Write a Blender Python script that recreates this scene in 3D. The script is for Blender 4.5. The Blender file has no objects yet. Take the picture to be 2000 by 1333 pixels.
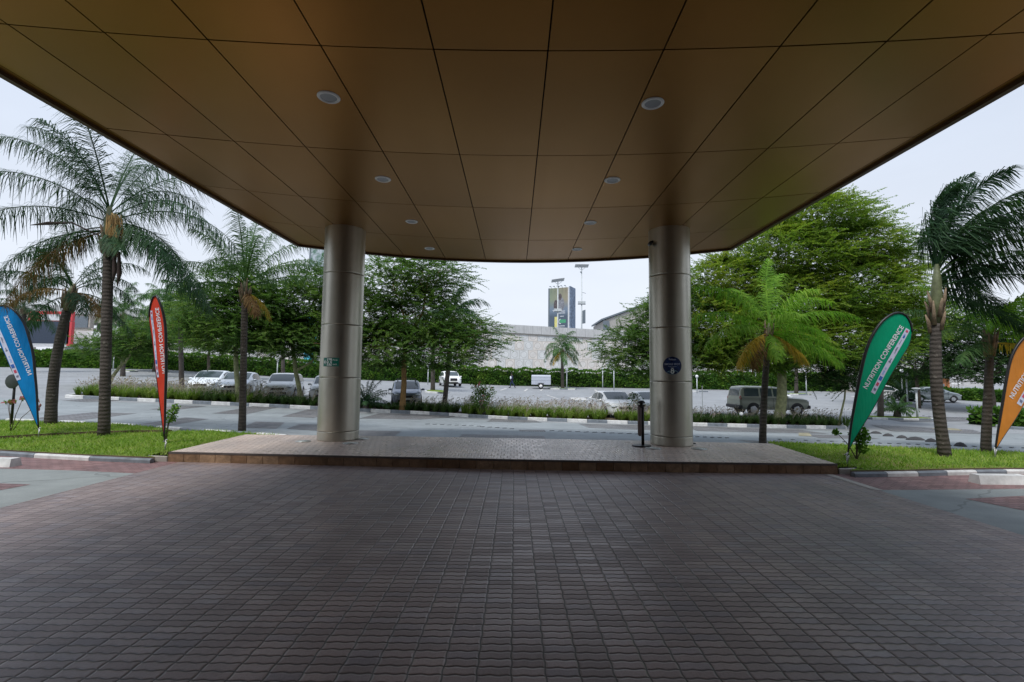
import bpy, bmesh, math, random
import numpy as np
from mathutils import Vector, Matrix
random.seed(7); RNG = np.random.default_rng(7)
C = bpy.context.scene.collection
SC = bpy.context.scene
R = math.radians
PI = math.pi

# ------------------------------------------------------------------ camera
EYE = 1.68; FPX = 944.0
cam = bpy.data.cameras.new("camera"); cam.sensor_width = 36.0; cam.lens = FPX / 2000 * 36
cam.clip_start = 0.05; cam.clip_end = 3000
camo = bpy.data.objects.new("camera", cam); C.objects.link(camo)
CAMR = Matrix.Rotation(R(0.35), 4, 'Z') @ Matrix.Rotation(R(90) + math.atan(68.5 / FPX), 4, 'X') @ Matrix.Rotation(R(0.65), 4, 'Z')
camo.matrix_world = Matrix.Translation((0, 0, EYE)) @ CAMR
SC.camera = camo

# ------------------------------------------------------------------ sky, sun, exposure
SUN_EL, SUN_AZ = 58.0, 205.0          # azimuth: degrees clockwise from +Y
w = bpy.data.worlds.new("World"); SC.world = w; w.use_nodes = True
nt = w.node_tree; nt.nodes.clear()
wo = nt.nodes.new("ShaderNodeOutputWorld"); bg = nt.nodes.new("ShaderNodeBackground")
sky = nt.nodes.new("ShaderNodeTexSky"); sky.sky_type = 'NISHITA'; sky.sun_disc = False
sky.sun_elevation = R(SUN_EL); sky.sun_rotation = R(SUN_AZ); sky.dust_density = 4.0; sky.air_density = 1.0; sky.ozone_density = 1.0
hs = nt.nodes.new("ShaderNodeHueSaturation"); hs.inputs['Saturation'].default_value = 0.25
mx = nt.nodes.new("ShaderNodeMixRGB"); mx.inputs[0].default_value = 0.80
# cloud deck of an overcast day: paler near the horizon, greyer-blue overhead, faint cloud structure
tc = nt.nodes.new("ShaderNodeTexCoord"); sp = nt.nodes.new("ShaderNodeSeparateXYZ"); nt.links.new(tc.outputs['Generated'], sp.inputs[0])
mr = nt.nodes.new("ShaderNodeMapRange"); mr.inputs['From Min'].default_value = 0.08; mr.inputs['From Max'].default_value = 0.62; nt.links.new(sp.outputs[2], mr.inputs['Value'])
ns = nt.nodes.new("ShaderNodeTexNoise"); ns.inputs['Scale'].default_value = 2.2; ns.inputs['Detail'].default_value = 5; ns.inputs['Roughness'].default_value = .5
mpn = nt.nodes.new("ShaderNodeMapping"); mpn.inputs['Scale'].default_value = (1, 1, 3.2); nt.links.new(tc.outputs['Generated'], mpn.inputs[0]); nt.links.new(mpn.outputs[0], ns.inputs['Vector'])
m3 = nt.nodes.new("ShaderNodeMixRGB"); m3.inputs[1].default_value = (8.9, 9.5, 10.5, 1); m3.inputs[2].default_value = (6.3, 7.4, 9.4, 1); nt.links.new(mr.outputs[0], m3.inputs[0])
m4 = nt.nodes.new("ShaderNodeMixRGB"); m4.blend_type = 'MULTIPLY'; m4.inputs[0].default_value = 1.0; nt.links.new(m3.outputs[0], m4.inputs[1])
m5 = nt.nodes.new("ShaderNodeMapRange"); m5.inputs['From Min'].default_value = .3; m5.inputs['From Max'].default_value = .7; m5.inputs['To Min'].default_value = .94; m5.inputs['To Max'].default_value = 1.05; nt.links.new(ns.outputs['Fac'], m5.inputs['Value']); nt.links.new(m5.outputs[0], m4.inputs[2])
nt.links.new(m4.outputs[0], mx.inputs[2])
nt.links.new(sky.outputs[0], hs.inputs['Color']); nt.links.new(hs.outputs[0], mx.inputs[1])
nt.links.new(mx.outputs[0], bg.inputs['Color']); bg.inputs['Strength'].default_value = 0.084
nt.links.new(bg.outputs[0], wo.inputs[0])
sl = bpy.data.lights.new("sun", 'SUN'); sl.energy = 2.1; sl.angle = R(20); sl.color = (1.0, 0.96, 0.9)
so = bpy.data.objects.new("sun", sl); C.objects.link(so)
_d = Vector((math.sin(R(SUN_AZ)) * math.cos(R(SUN_EL)), math.cos(R(SUN_AZ)) * math.cos(R(SUN_EL)), math.sin(R(SUN_EL))))
so.rotation_euler = _d.to_track_quat('Z', 'Y').to_euler()
SC.view_settings.view_transform = 'Standard'; SC.view_settings.look = 'None'
SC.view_settings.exposure = 0.42; SC.view_settings.gamma = 1.0

# ------------------------------------------------------------------ layout helpers (survey of the site from the photo)
def ray(px, py):
    v = CAMR.to_3x3() @ Vector(((px - 1000) / FPX, -(py - 666.5) / FPX, -1.0))
    return v
def P(px, py, y):
    """world point seen at photo pixel (px,py) standing y metres in front of the camera"""
    v = ray(px, py); k = y / v.y
    return Vector((v.x * k, y, EYE + v.z * k))
GX = [-400, -60, -45, -30, -13, 0, 13, 30, 60, 400]
GY = [-60, 12.8, 24, 40, 62, 900]
GZ = [[0]*10, [0]*10,
      [.8, .8, .62, .42, 0, -.55, -.77, -.90, -1.0, -1.0],
      [1.3, 1.3, 1.2, 1.0, .50, -.30, -.55, -.72, -.8, -.8],
      [2.1, 2.1, 2.02, 1.25, .82, .46, .34, .24, .15, .15],
      [2.1, 2.1, 2.02, 1.25, .82, .46, .34, .24, .15, .15]]
def G(x, y):
    j = max(0, min(len(GY) - 2, sum(1 for v in GY[1:-1] if y >= v)))
    i = max(0, min(len(GX) - 2, sum(1 for v in GX[1:-1] if x >= v)))
    ty = min(1, max(0, (y - GY[j]) / (GY[j+1] - GY[j]))); tx = min(1, max(0, (x - GX[i]) / (GX[i+1] - GX[i])))
    a = GZ[j][i] * (1 - tx) + GZ[j][i+1] * tx; b = GZ[j+1][i] * (1 - tx) + GZ[j+1][i+1] * tx
    return a * (1 - ty) + b * ty
def gp(px, py, dz=0.0):
    """ground point under a photo pixel"""
    v = ray(px, py); lo, hi = 0.5, 400.0
    y = 0.5; prev = 0.5
    while y < 300:
        k = y / v.y
        if EYE + v.z * k < G(v.x * k, y) + dz: break
        prev = y; y *= 1.01
    lo, hi = prev, y
    for _ in range(30):
        m = (lo + hi) / 2; k = m / v.y
        if EYE + v.z * k < G(v.x * k, m) + dz: hi = m
        else: lo = m
    k = hi / v.y
    return Vector((v.x * k, hi, G(v.x * k, hi) + dz))
def gd(px, y, dz=0.0):
    """ground point at pixel column px and distance y"""
    x = P(px, 735, y).x
    return Vector((x, y, G(x, y) + dz))

# ------------------------------------------------------------------ mesh helpers
class MB:
    def __init__(s): s.v = []; s.f = []; s.m = []; s.sm = []
    def add(s, vs, fs, mi=0, smooth=False):
        o = len(s.v); s.v += [tuple(v) for v in vs]
        for f in fs: s.f.append([o + i for i in f]); s.m.append(mi); s.sm.append(smooth)
        return s
    def box(s, c, d, rz=0, mi=0, bev=0.0, tilt=None):
        x, y, z = d[0] / 2, d[1] / 2, d[2] / 2
        b = min(bev, x * .9, y * .9, z * .9)
        M = Matrix.Translation(c) @ Matrix.Rotation(rz, 4, 'Z')
        if tilt: M = M @ tilt
        if b <= 0:
            vs = [(sx * x, sy * y, sz * z) for sz in (-1, 1) for sx, sy in ((-1, -1), (1, -1), (1, 1), (-1, 1))]
            fs = [(3, 2, 1, 0), (4, 5, 6, 7), (0, 1, 5, 4), (1, 2, 6, 5), (2, 3, 7, 6), (3, 0, 4, 7)]
        else:
            vs = []
            for zz, q in ((-z, b), (-z + b, 0), (z - b, 0), (z, b)):
                for px_, py_ in ((-x + q, -y + q + (b if q == 0 else 0)), (-x + q + (b if q == 0 else 0), -y + q), (x - q - (b if q == 0 else 0), -y + q), (x - q, -y + q + (b if q == 0 else 0)),
                                 (x - q, y - q - (b if q == 0 else 0)), (x - q - (b if q == 0 else 0), y - q), (-x + q + (b if q == 0 else 0), y - q), (-x + q, y - q - (b if q == 0 else 0))):
                    vs.append((px_, py_, zz))
            fs = [tuple(reversed(range(8))), tuple(range(24, 32))]
            for k in range(3):
                for i in range(8):
                    fs.append((k*8+i, k*8+(i+1) % 8, k*8+8+(i+1) % 8, k*8+8+i))
        return s.add([M @ Vector(v) for v in vs], fs, mi)
    def tube(s, pts, rad, n=8, mi=0, cap=True, smooth=True):
        pts = [Vector(p) for p in pts]
        if not hasattr(rad, '__len__'): rad = [rad] * len(pts)
        vs = []; ref = None
        for i, p in enumerate(pts):
            t = (pts[min(i+1, len(pts)-1)] - pts[max(i-1, 0)]).normalized()
            if ref is None:
                ref = Vector((1, 0, 0)) if abs(t.x) < .9 else Vector((0, 1, 0))
            u = (ref - t * ref.dot(t)).normalized(); v = t.cross(u); ref = u
            for k in range(n):
                a = 2 * PI * k / n
                vs.append(p + (u * math.cos(a) + v * math.sin(a)) * rad[i])
        fs = [(i*n+k, i*n+(k+1) % n, (i+1)*n+(k+1) % n, (i+1)*n+k) for i in range(len(pts)-1) for k in range(n)]
        s.add(vs, fs, mi, smooth)
        if cap:
            o = len(s.v) - len(vs)
            s.f += [[o+k for k in reversed(range(n))], [o+(len(pts)-1)*n+k for k in range(n)]]; s.m += [mi, mi]; s.sm += [False, False]
        return s
    def lathe(s, prof, c=(0, 0, 0), n=32, mi=0, axis='Z', smooth=True, M=None):
        """prof: list of (r,z)"""
        vs = []
        for r_, z in prof:
            for k in range(n):
                a = 2 * PI * k / n
                v = Vector((r_ * math.cos(a), r_ * math.sin(a), z))
                if axis == 'Y': v = Vector((v.x, v.z, v.y))
                if axis == 'X': v = Vector((v.z, v.x, v.y))
                if M: v = M @ v
                vs.append(v + Vector(c))
        fs = [(i*n+k, i*n+(k+1) % n, (i+1)*n+(k+1) % n, (i+1)*n+k) for i in range(len(prof)-1) for k in range(n)]
        if axis == 'Y': fs = [tuple(reversed(f)) for f in fs]
        s.add(vs, fs, mi, smooth)
        o = len(s.v) - len(vs)
        a = [o+k for k in reversed(range(n))]; b = [o+(len(prof)-1)*n+k for k in range(n)]
        if axis == 'Y': a.reverse(); b.reverse()
        if prof[0][0] > 1e-4: s.f.append(a); s.m.append(mi); s.sm.append(False)
        if prof[-1][0] > 1e-4: s.f.append(b); s.m.append(mi); s.sm.append(False)
        return s
    def ball(s, c, r_, n=12, mi=0, M=None, sq=(1, 1, 1)):
        prof = [(math.sin(PI * i / n) * 1.0, -math.cos(PI * i / n)) for i in range(n + 1)]
        prof[0] = (1e-5, -1); prof[-1] = (1e-5, 1)
        vs = []; m2 = n * 2
        for a_, z in prof:
            for k in range(m2):
                a = 2 * PI * k / m2
                v = Vector((a_ * math.cos(a) * r_ * sq[0], a_ * math.sin(a) * r_ * sq[1], z * r_ * sq[2]))
                vs.append((M @ v if M else v) + Vector(c))
        fs = [(i*m2+k, i*m2+(k+1) % m2, (i+1)*m2+(k+1) % m2, (i+1)*m2+k) for i in range(n) for k in range(m2)]
        return s.add(vs, fs, mi, True)
    def prism(s, poly, z0, z1, mi=0, mside=None):
        n = len(poly); area = sum(poly[i][0]*poly[(i+1) % n][1] - poly[(i+1) % n][0]*poly[i][1] for i in range(n))
        if area < 0: poly = poly[::-1]
        s.add([(p[0], p[1], z0) for p in poly] + [(p[0], p[1], z1) for p in poly], [tuple(reversed(range(n))), tuple(range(n, 2*n))], mi)
        o = len(s.v) - 2*n
        for i in range(n):
            s.f.append([o+i, o+(i+1) % n, o+n+(i+1) % n, o+n+i]); s.m.append(mi if mside is None else mside); s.sm.append(False)
        return s
    def build(s, name, mats, parent=None):
        me = bpy.data.meshes.new(name); me.from_pydata([tuple(v) for v in s.v], [], s.f)
        if not isinstance(mats, (list, tuple)): mats = [mats]
        for m in mats: me.materials.append(m)
        me.polygons.foreach_set('material_index', s.m); me.polygons.foreach_set('use_smooth', s.sm); me.update()
        o = bpy.data.objects.new(name, me); C.objects.link(o)
        if parent: o.parent = parent
        return o
def quads(name, V, mat, parent=None, smooth=False):
    """V: (N,4,3) numpy -> one mesh of N quads (foliage)"""
    N = len(V); me = bpy.data.meshes.new(name)
    me.vertices.add(N * 4); me.vertices.foreach_set('co', np.ascontiguousarray(V, dtype=np.float32).ravel())
    me.loops.add(N * 4); me.loops.foreach_set('vertex_index', np.arange(N * 4, dtype=np.int32))
    me.polygons.add(N); me.polygons.foreach_set('loop_start', np.arange(0, N * 4, 4, dtype=np.int32))
    me.polygons.foreach_set('loop_total', np.full(N, 4, dtype=np.int32))
    mats = mat if isinstance(mat, (list, tuple)) else [mat]
    for m in mats: me.materials.append(m)
    me.update(calc_edges=True); me.validate()
    o = bpy.data.objects.new(name, me); C.objects.link(o)
    if parent: o.parent = parent
    return o
def empty(name, loc, rz=0):
    o = bpy.data.objects.new(name, None); C.objects.link(o); o.location = loc; o.rotation_euler = (0, 0, rz); o.empty_display_size = .2
    return o
def tag(o, label, cat, group=None):
    o['label'] = label; o['category'] = cat
    if group: o['group'] = group
    return o
def struct(o, kind='structure'):
    o['kind'] = kind; return o
def copy_tree(o, parent=None):
    c = o.copy(); C.objects.link(c); c.parent = parent
    for ch in o.children: copy_tree(ch, c)
    return c

# ------------------------------------------------------------------ materials
class NT:
    def __init__(s, name):
        s.m = bpy.data.materials.new(name); s.m.use_nodes = True; s.t = s.m.node_tree; s.b = s.t.nodes['Principled BSDF']
    def n(s, ty, **k):
        nd = s.t.nodes.new(ty)
        for a, b in k.items(): setattr(nd, a, b)
        return nd
    def l(s, a, b): s.t.links.new(a, b)
    def put(s, sock, v):
        if isinstance(v, (int, float)): sock.default_value = v
        elif isinstance(v, tuple): sock.default_value = v if len(v) == 4 else (*v, 1)
        else: s.l(v, sock)
    def ma(s, op, a, b=0.0, c=0.0):
        nd = s.n('ShaderNodeMath', operation=op); s.put(nd.inputs[0], a); s.put(nd.inputs[1], b)
        if op in ('MULTIPLY_ADD', 'COMPARE', 'SMOOTH_MIN'): s.put(nd.inputs[2], c)
        return nd.outputs[0]
    def noise(s, scale, detail=4, rough=.55, vec=None, dist=0):
        nd = s.n('ShaderNodeTexNoise'); nd.inputs['Scale'].default_value = scale; nd.inputs['Detail'].default_value = detail
        nd.inputs['Roughness'].default_value = rough; nd.inputs['Distortion'].default_value = dist
        s.l(vec if vec is not None else s.obj(), nd.inputs['Vector']); return nd.outputs['Fac']
    def obj(s):
        if not hasattr(s, '_o'): s._o = s.n('ShaderNodeTexCoord').outputs['Object']
        return s._o
    def pos(s):
        if not hasattr(s, '_p'): s._p = s.n('ShaderNodeNewGeometry').outputs['Position']
        return s._p
    def mix(s, f, a, b, mode='MIX'):
        nd = s.n('ShaderNodeMixRGB', blend_type=mode); s.put(nd.inputs[0], f); s.put(nd.inputs[1], a); s.put(nd.inputs[2], b); return nd.outputs[0]
    def ramp(s, f, lo, hi):
        nd = s.n('ShaderNodeMapRange'); nd.inputs['From Min'].default_value = lo; nd.inputs['From Max'].default_value = hi
        s.put(nd.inputs['Value'], f); return nd.outputs[0]
    def sep(s, v):
        nd = s.n('ShaderNodeSeparateXYZ'); s.l(v, nd.inputs[0]); return nd.outputs
    def comb(s, x, y, z=0.0):
        nd = s.n('ShaderNodeCombineXYZ'); s.put(nd.inputs[0], x); s.put(nd.inputs[1], y); s.put(nd.inputs[2], z); return nd.outputs[0]
    def bump(s, h, strength=.4, dist=.01):
        nd = s.n('ShaderNodeBump'); nd.inputs['Strength'].default_value = strength; nd.inputs['Distance'].default_value = dist
        s.l(h, nd.inputs['Height']); s.l(nd.outputs[0], s.b.inputs['Normal'])
    def fin(s, col, rough=.6, metal=0.0, spec=.5):
        s.put(s.b.inputs['Base Color'], col); s.put(s.b.inputs['Roughness'], rough); s.b.inputs['Metallic'].default_value = metal
        s.b.inputs['Specular IOR Level'].default_value = spec
        return s.m
def simple(name, col, rough=.6, metal=0.0, var=.12, scale=6.0, bump=0.0, spec=.5):
    t = NT(name); f = t.noise(scale, 5, .6)
    c2 = tuple(min(1, c * (1 + var * 1.6)) for c in col); c1 = tuple(c * (1 - var * 1.6) for c in col)
    rr = t.ma('MULTIPLY_ADD', f, .15, rough - .07)
    if bump: t.bump(t.noise(scale * 8, 4), bump, .01)
    return t.fin(t.mix(t.ramp(f, .3, .7), c1, c2), rr, metal, spec)
def leafmat(name, cols, rough=.5, trans=.35, scale=.9):
    """leaf: random tone per leaf and per branch, plus some light through the blade"""
    t = NT(name)
    isl = t.n('ShaderNodeNewGeometry').outputs['Random Per Island']
    f = t.noise(scale, 2, .5)
    cr = t.n('ShaderNodeValToRGB'); e = cr.color_ramp
    while len(e.elements) < len(cols): e.elements.new(.5)
    for i, c in enumerate(cols): e.elements[i].position = i / (len(cols) - 1); e.elements[i].color = (*c, 1)
    k = t.ma('MULTIPLY_ADD', isl, .5, t.ma('MULTIPLY_ADD', t.ramp(f, .3, .7), .5, 0.0))
    t.l(k, cr.inputs[0])
    t.fin(cr.outputs[0], rough + .1, 0, .16)
    tr = t.n('ShaderNodeBsdfTranslucent'); t.l(t.mix(1.0, cr.outputs[0], (1.3, 1.5, .7), 'MULTIPLY'), tr.inputs[0])
    ms = t.n('ShaderNodeMixShader'); ms.inputs[0].default_value = trans
    t.l(t.b.outputs[0], ms.inputs[1]); t.l(tr.outputs[0], ms.inputs[2]); t.l(ms.outputs[0], t.t.nodes['Material Output'].inputs[0])
    return t.m
def pavers(name, col, pw=.195, pl=.079, wav=.004, off=0.0, joint=(.018, .016, .014), jw=.0046, rnd=.45, blue=.25, rough=.62, swap=False, spec=.45):
    t = NT(name); X, Y, Z = t.sep(t.pos())
    if swap: X, Y = Y, X
    u = t.ma('ADD', X, t.ma('MULTIPLY', t.ma('SINE', t.ma('MULTIPLY', Y, PI / pl)), wav * .8))
    v = t.ma('ADD', Y, t.ma('MULTIPLY', t.ma('SINE', t.ma('MULTIPLY', X, 4 * PI / pw)), wav))
    cv = t.ma('DIVIDE', v, pl); iv = t.ma('FLOOR', cv)
    cu = t.ma('ADD', t.ma('DIVIDE', u, pw), t.ma('MULTIPLY', t.ma('MODULO', iv, 2.0), off)); iu = t.ma('FLOOR', cu)
    fu = t.ma('SUBTRACT', cu, iu); fv = t.ma('SUBTRACT', cv, iv)
    du = t.ma('MULTIPLY', t.ma('MINIMUM', fu, t.ma('SUBTRACT', 1.0, fu)), pw)
    dv = t.ma('MULTIPLY', t.ma('MINIMUM', fv, t.ma('SUBTRACT', 1.0, fv)), pl)
    d = t.ma('MINIMUM', du, dv)
    wn = t.n('ShaderNodeTexWhiteNoise'); t.l(t.comb(iu, iv), wn.inputs['Vector'])
    rv = wn.outputs['Value']; rc = t.sep(wn.outputs['Color'])
    st = t.noise(.7, 5, .6, t.pos()); gr = t.noise(60, 3, .6, t.pos()); st2 = t.noise(2.6, 4, .65, t.pos())
    base = t.mix(t.ma('MULTIPLY', rv, rnd), tuple(c * 1.12 for c in col), tuple(c * .62 for c in col))
    base = t.mix(t.ma('MULTIPLY', t.ma('GREATER_THAN', rc[1], .86), blue), base, (col[0] * .8, col[1] * 1.05, col[2] * 1.35))
    base = t.mix(t.ramp(st, .32, .68), tuple(c * 1 for c in (.82, .82, .84)), (1.12, 1.08, 1.04), 'MIX') and t.mix(1.0, base, t.mix(t.ramp(st, .3, .7), (.78, .79, .82), (1.15, 1.1, 1.06)), 'MULTIPLY')
    base = t.mix(1.0, base, t.mix(t.ramp(gr, .3, .7), (.86, .86, .86), (1.12, 1.12, 1.12)), 'MULTIPLY')
    base = t.mix(t.ma('MULTIPLY', t.ramp(st2, .6, .75), .35), base, tuple(c * .5 for c in col))
    oil = t.noise(1.7, 3, .5, t.pos()); base = t.mix(t.ma('MULTIPLY', t.ramp(oil, .66, .74), .55), base, tuple(c * .38 for c in col))
    tk = t.noise(1.0, 3, .5, t.comb(t.ma('MULTIPLY', X, 1.6), t.ma('MULTIPLY', Y, .12))); base = t.mix(1.0, base, t.mix(t.ramp(tk, .35, .65), (.82, .82, .83), (1.10, 1.10, 1.09)), 'MULTIPLY')
    sp = t.noise(9, 2, .5, t.pos()); base = t.mix(t.ma('MULTIPLY', t.ramp(sp, .74, .78), .5), base, tuple(min(.6, c * 1.9) for c in col))
    jm = t.ramp(d, jw * .5, jw * 1.5)
    mortar = t.mix(t.ramp(st2, .4, .6), joint, tuple(c * 2.2 for c in joint))
    c = t.mix(jm, mortar, base)
    t.bump(t.ma('ADD', t.ramp(d, 0.0, jw * 3.2), t.ma('MULTIPLY', gr, .15)), .8, .007)
    return t.fin(c, t.ma('MULTIPLY_ADD', rv, .14, t.ma('MULTIPLY_ADD', st2, .14, rough - .14)), 0, spec)
def concrete(name, col, sc=.35, stain=.35, grid=None, rough=.75):
    t = NT(name); p = t.pos(); a = t.noise(sc, 6, .6, p); b = t.noise(sc * 7, 6, .65, p); g = t.noise(40, 3, .6, p)
    X, Y, Z = t.sep(p)
    sk = t.noise(1.0, 4, .6, t.comb(t.ma('MULTIPLY', X, .12), t.ma('MULTIPLY', Y, .9)))
    c = t.mix(t.ramp(a, .3, .7), tuple(k * (1 - stain * .5) for k in col), tuple(k * (1 + stain * .4) for k in col))
    c = t.mix(1.0, c, t.mix(t.ramp(b, .3, .7), (.88, .88, .88), (1.1, 1.1, 1.1)), 'MULTIPLY')
    c = t.mix(1.0, c, t.mix(t.ramp(sk, .3, .7), (.86, .86, .87), (1.07, 1.07, 1.07)), 'MULTIPLY')
    c = t.mix(1.0, c, t.mix(t.ramp(g, .3, .7), (.93, .93, .93), (1.06, 1.06, 1.06)), 'MULTIPLY')
    if grid:
        fx = t.ma('FRACT', t.ma('DIVIDE', t.ma('ADD', X, t.ma('MULTIPLY', Y, grid[2])), grid[0])); fy = t.ma('FRACT', t.ma('DIVIDE', Y, grid[1]))
        dx = t.ma('MULTIPLY', t.ma('MINIMUM', fx, t.ma('SUBTRACT', 1.0, fx)), grid[0]); dy = t.ma('MULTIPLY', t.ma('MINIMUM', fy, t.ma('SUBTRACT', 1.0, fy)), grid[1])
        c = t.mix(t.ramp(t.ma('MINIMUM', dx, dy), .012, .03), tuple(k * .45 for k in col), c)
    cr = t.n('ShaderNodeTexVoronoi', feature='DISTANCE_TO_EDGE'); cr.inputs['Scale'].default_value = .22
    wv = t.n('ShaderNodeVectorMath', operation='ADD'); t.l(p, wv.inputs[0]); nn = t.n('ShaderNodeTexNoise'); nn.inputs['Scale'].default_value = 1.2; t.l(p, nn.inputs['Vector']); t.l(nn.outputs['Color'], wv.inputs[1])
    t.l(wv.outputs[0], cr.inputs['Vector'])
    c = t.mix(t.ma('MULTIPLY', t.ma('LESS_THAN', cr.outputs['Distance'], .004), .45), c, tuple(k * .4 for k in col))
    t.bump(t.ma('ADD', b, t.ma('MULTIPLY', g, .5)), .25, .01)
    return t.fin(c, rough, 0, .35)

M = {}
M['drive'] = pavers('drive_pavers', (.30, .243, .238), rough=.44, spec=.75, rnd=.55)
M['band'] = pavers('red_pavers', (.24, .145, .145), pw=.2, pl=.1, wav=.004, off=.5, blue=.0)
M['plat'] = pavers('terrace_pavers', (.66, .56, .50), pw=.125, pl=.25, wav=.0, off=.5, joint=(.11, .085, .07), jw=.0055, blue=0, rnd=.4, rough=.33, spec=1.0)
M['patch'] = pavers('dark_pavers', (.175, .18, .19), pw=.2, pl=.1, wav=.004, off=.5, blue=.1)
M['road'] = concrete('road_concrete', (.27, .30, .315), grid=None)
M['lane'] = concrete('lane_concrete', (.27, .30, .30), stain=.3)
M['park'] = concrete('car_park_concrete', (.29, .305, .32), stain=.25)
M['earth'] = simple('bed_soil', (.12, .085, .055), .95, var=.25, scale=3, bump=.5)
M['kw'] = simple('white_kerb_paint', (.60, .61, .61), .7, var=.14, scale=5, bump=.15)
M['kg'] = simple('grey_kerb_paint', (.17, .195, .225), .7, var=.18, scale=5, bump=.15)
M['conc'] = simple('plain_concrete', (.36, .34, .31), .85, var=.14, scale=4, bump=.3)
M['black'] = simple('black_metal', (.012, .012, .013), .4, var=.1)
M['rubber'] = simple('black_rubber', (.02, .02, .021), .8, var=.1)
M['white'] = simple('white_paint', (.76, .77, .78), .45, var=.03, scale=2)
M['bark_palm'] = None
# ------------------------------------------------------------------ ground, road, lanes
def sheet(name, x0, x1, y0, y1, nx, ny, dz, mat, xs=None, ys=None):
    xs = xs or [x0 + (x1 - x0) * i / nx for i in range(nx + 1)]; ys = ys or [y0 + (y1 - y0) * i / ny for i in range(ny + 1)]
    mb = MB(); n = len(xs)
    mb.add([(x, y, G(x, y) + dz) for y in ys for x in xs], [(j*n+i, j*n+i+1, (j+1)*n+i+1, (j+1)*n+i) for j in range(len(ys)-1) for i in range(n-1)], 0, False)
    return struct(mb.build(name, mat))
def axis(lo, hi, fine_lo, fine_hi, step):
    a = [fine_lo + i * step for i in range(int((fine_hi - fine_lo) / step) + 1)]
    k = a[0]; s = step
    while k > lo: s *= 1.6; k -= s; a.insert(0, max(k, lo))
    k = a[-1]; s = step
    while k < hi: s *= 1.6; k += s; a.append(min(k, hi))
    return sorted(set(a + [v for v in GX if lo <= v <= hi and fine_lo < v < fine_hi]))
GXS = axis(-400, 400, -60, 60, 2.0)
GYS = sorted(set([-60, -30, -10, 0, 6, 10, 11.4, 12.8] + [12.8 + i * .8 for i in range(1, 62)] + [62, 66, 72, 80, 100, 140, 200, 300, 500, 900]))
sheet('ground', 0, 0, 0, 0, 0, 0, -.012, M['park'], GXS, GYS)

DX0, DX1 = -6.28, 5.60
def flat(name, poly, z, mat, th=.0, mats=None):
    mb = MB()
    n = len(poly); area = sum(poly[i][0]*poly[(i+1) % n][1] - poly[(i+1) % n][0]*poly[i][1] for i in range(n))
    if area < 0: poly = poly[::-1]
    if th: mb.prism(poly, z - th, z)
    else: mb.add([(p[0], p[1], z) for p in poly], [tuple(range(n))])
    return mb.build(name, mat)
struct(flat('driveway_paving', [(DX0, -3.2), (DX1, -3.2), (DX1, 9.4), (DX0, 9.4)], 0, M['drive']))
struct(flat('lane_left', [(-30, -3.2), (DX0, -3.2), (DX0, 8.12), (-7.5, 8.3), (-30, 9.6)], 0, M['lane']))
struct(flat('lane_right', [(DX1, -3.2), (30, -3.2), (30, 9.0), (9, 7.9), (DX1 + .45, 7.62), (DX1, 7.6)], 0, M['lane']))
struct(flat('paving_band_left', [(DX0, 8.12), (-7.5, 8.3), (-30, 9.6), (-30, 12), (DX0, 12)], 0, M['band']))
struct(flat('paving_band_right', [(DX1, 7.6), (DX1 + .45, 7.62), (9, 7.9), (30, 9.0), (30, 12), (DX1, 12)], 0, M['band']))
struct(flat('paving_strip_left', [tuple(gp(*q)[:2]) for q in ((-120, 942), (0, 945), (60, 947), (-10, 960), (-120, 985))], .004, M['band']))
struct(flat('paving_strip_right', [tuple(gp(*q)[:2]) for q in ((1885, 975), (2080, 965), (2200, 968), (2200, 1030), (2010, 1000))], .004, M['band']))
struct(flat('edge_strip', [(5.52, 7.55), (5.66, 7.55), (5.66, 8.75), (5.52, 8.75)], .006, M['conc']))

def drape(name, px, dz, mat, n=8):
    """quad strip laid on the sloping road between four surveyed corners"""
    a, b, c, d = [gp(*q) for q in px]
    mb = MB(); vs = []
    for j in range(n + 1):
        for i in range(n + 1):
            u, v = i / n, j / n
            p = (a * (1-u) + b * u) * (1-v) + (d * (1-u) + c * u) * v
            vs.append((p.x, p.y, G(p.x, p.y) + dz))
    mb.add(vs, [(j*(n+1)+i, j*(n+1)+i+1, (j+1)*(n+1)+i+1, (j+1)*(n+1)+i) for j in range(n) for i in range(n)])
    o = mb.build(name, mat)
    if o.data.polygons[0].normal.z < 0: o.data.flip_normals()
    return struct(o)
sheet('road', -70, 70, 11.0, 24.0, 0, 0, 0.0, M['road'], axis(-70, 70, -30, 30, 2.0), [11.0, 12.0, 12.8] + [12.8 + i * .8 for i in range(1, 15)])
for q in [((266, 830), (324, 833), (408, 819), (362, 816)), ((292, 800), (336, 802), (404, 794), (354, 792)), ((414, 808), (480, 810), (540, 796), (492, 794)),
          ((550, 814), (612, 817), (670, 802), (600, 800)), ((60, 818), (150, 822), (268, 808), (180, 806)), ((120, 783), (170, 786), (300, 778), (200, 777)),
          ((470, 836), (540, 838), (556, 826), (500, 824)), ((560, 838), (620, 842), (640, 830), (585, 829)),
          ((700, 852), (768, 854), (784, 843), (700, 841)), ((890, 856), (1070, 861), (1062, 852), (905, 849)),
          ((700, 818), (820, 820), (900, 812), (740, 808)), ((960, 818), (1040, 820), (1060, 826), (950, 824)), ((1130, 828), (1300, 832), (1300, 842), (1150, 836)),
          ((1340, 832), (1560, 840), (1620, 848), (1360, 842)), ((1560, 848), (1680, 852), (1720, 858), (1600, 856)), ((1480, 868), (1600, 872), (1500, 862), (1440, 860)),
          ((1700, 830), (1900, 840), (1960, 850), (1740, 842)), ((1700, 812), (1880, 815), (1990, 822), (1760, 824))]:
    drape('road_patch', q, .005, M['patch'])
M['yel'] = simple('worn_yellow_paint', (.27, .25, .17), .85, var=.4, scale=2)
M['wl'] = simple('worn_white_line_paint', (.5, .5, .49), .8, var=.25, scale=3)
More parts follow.
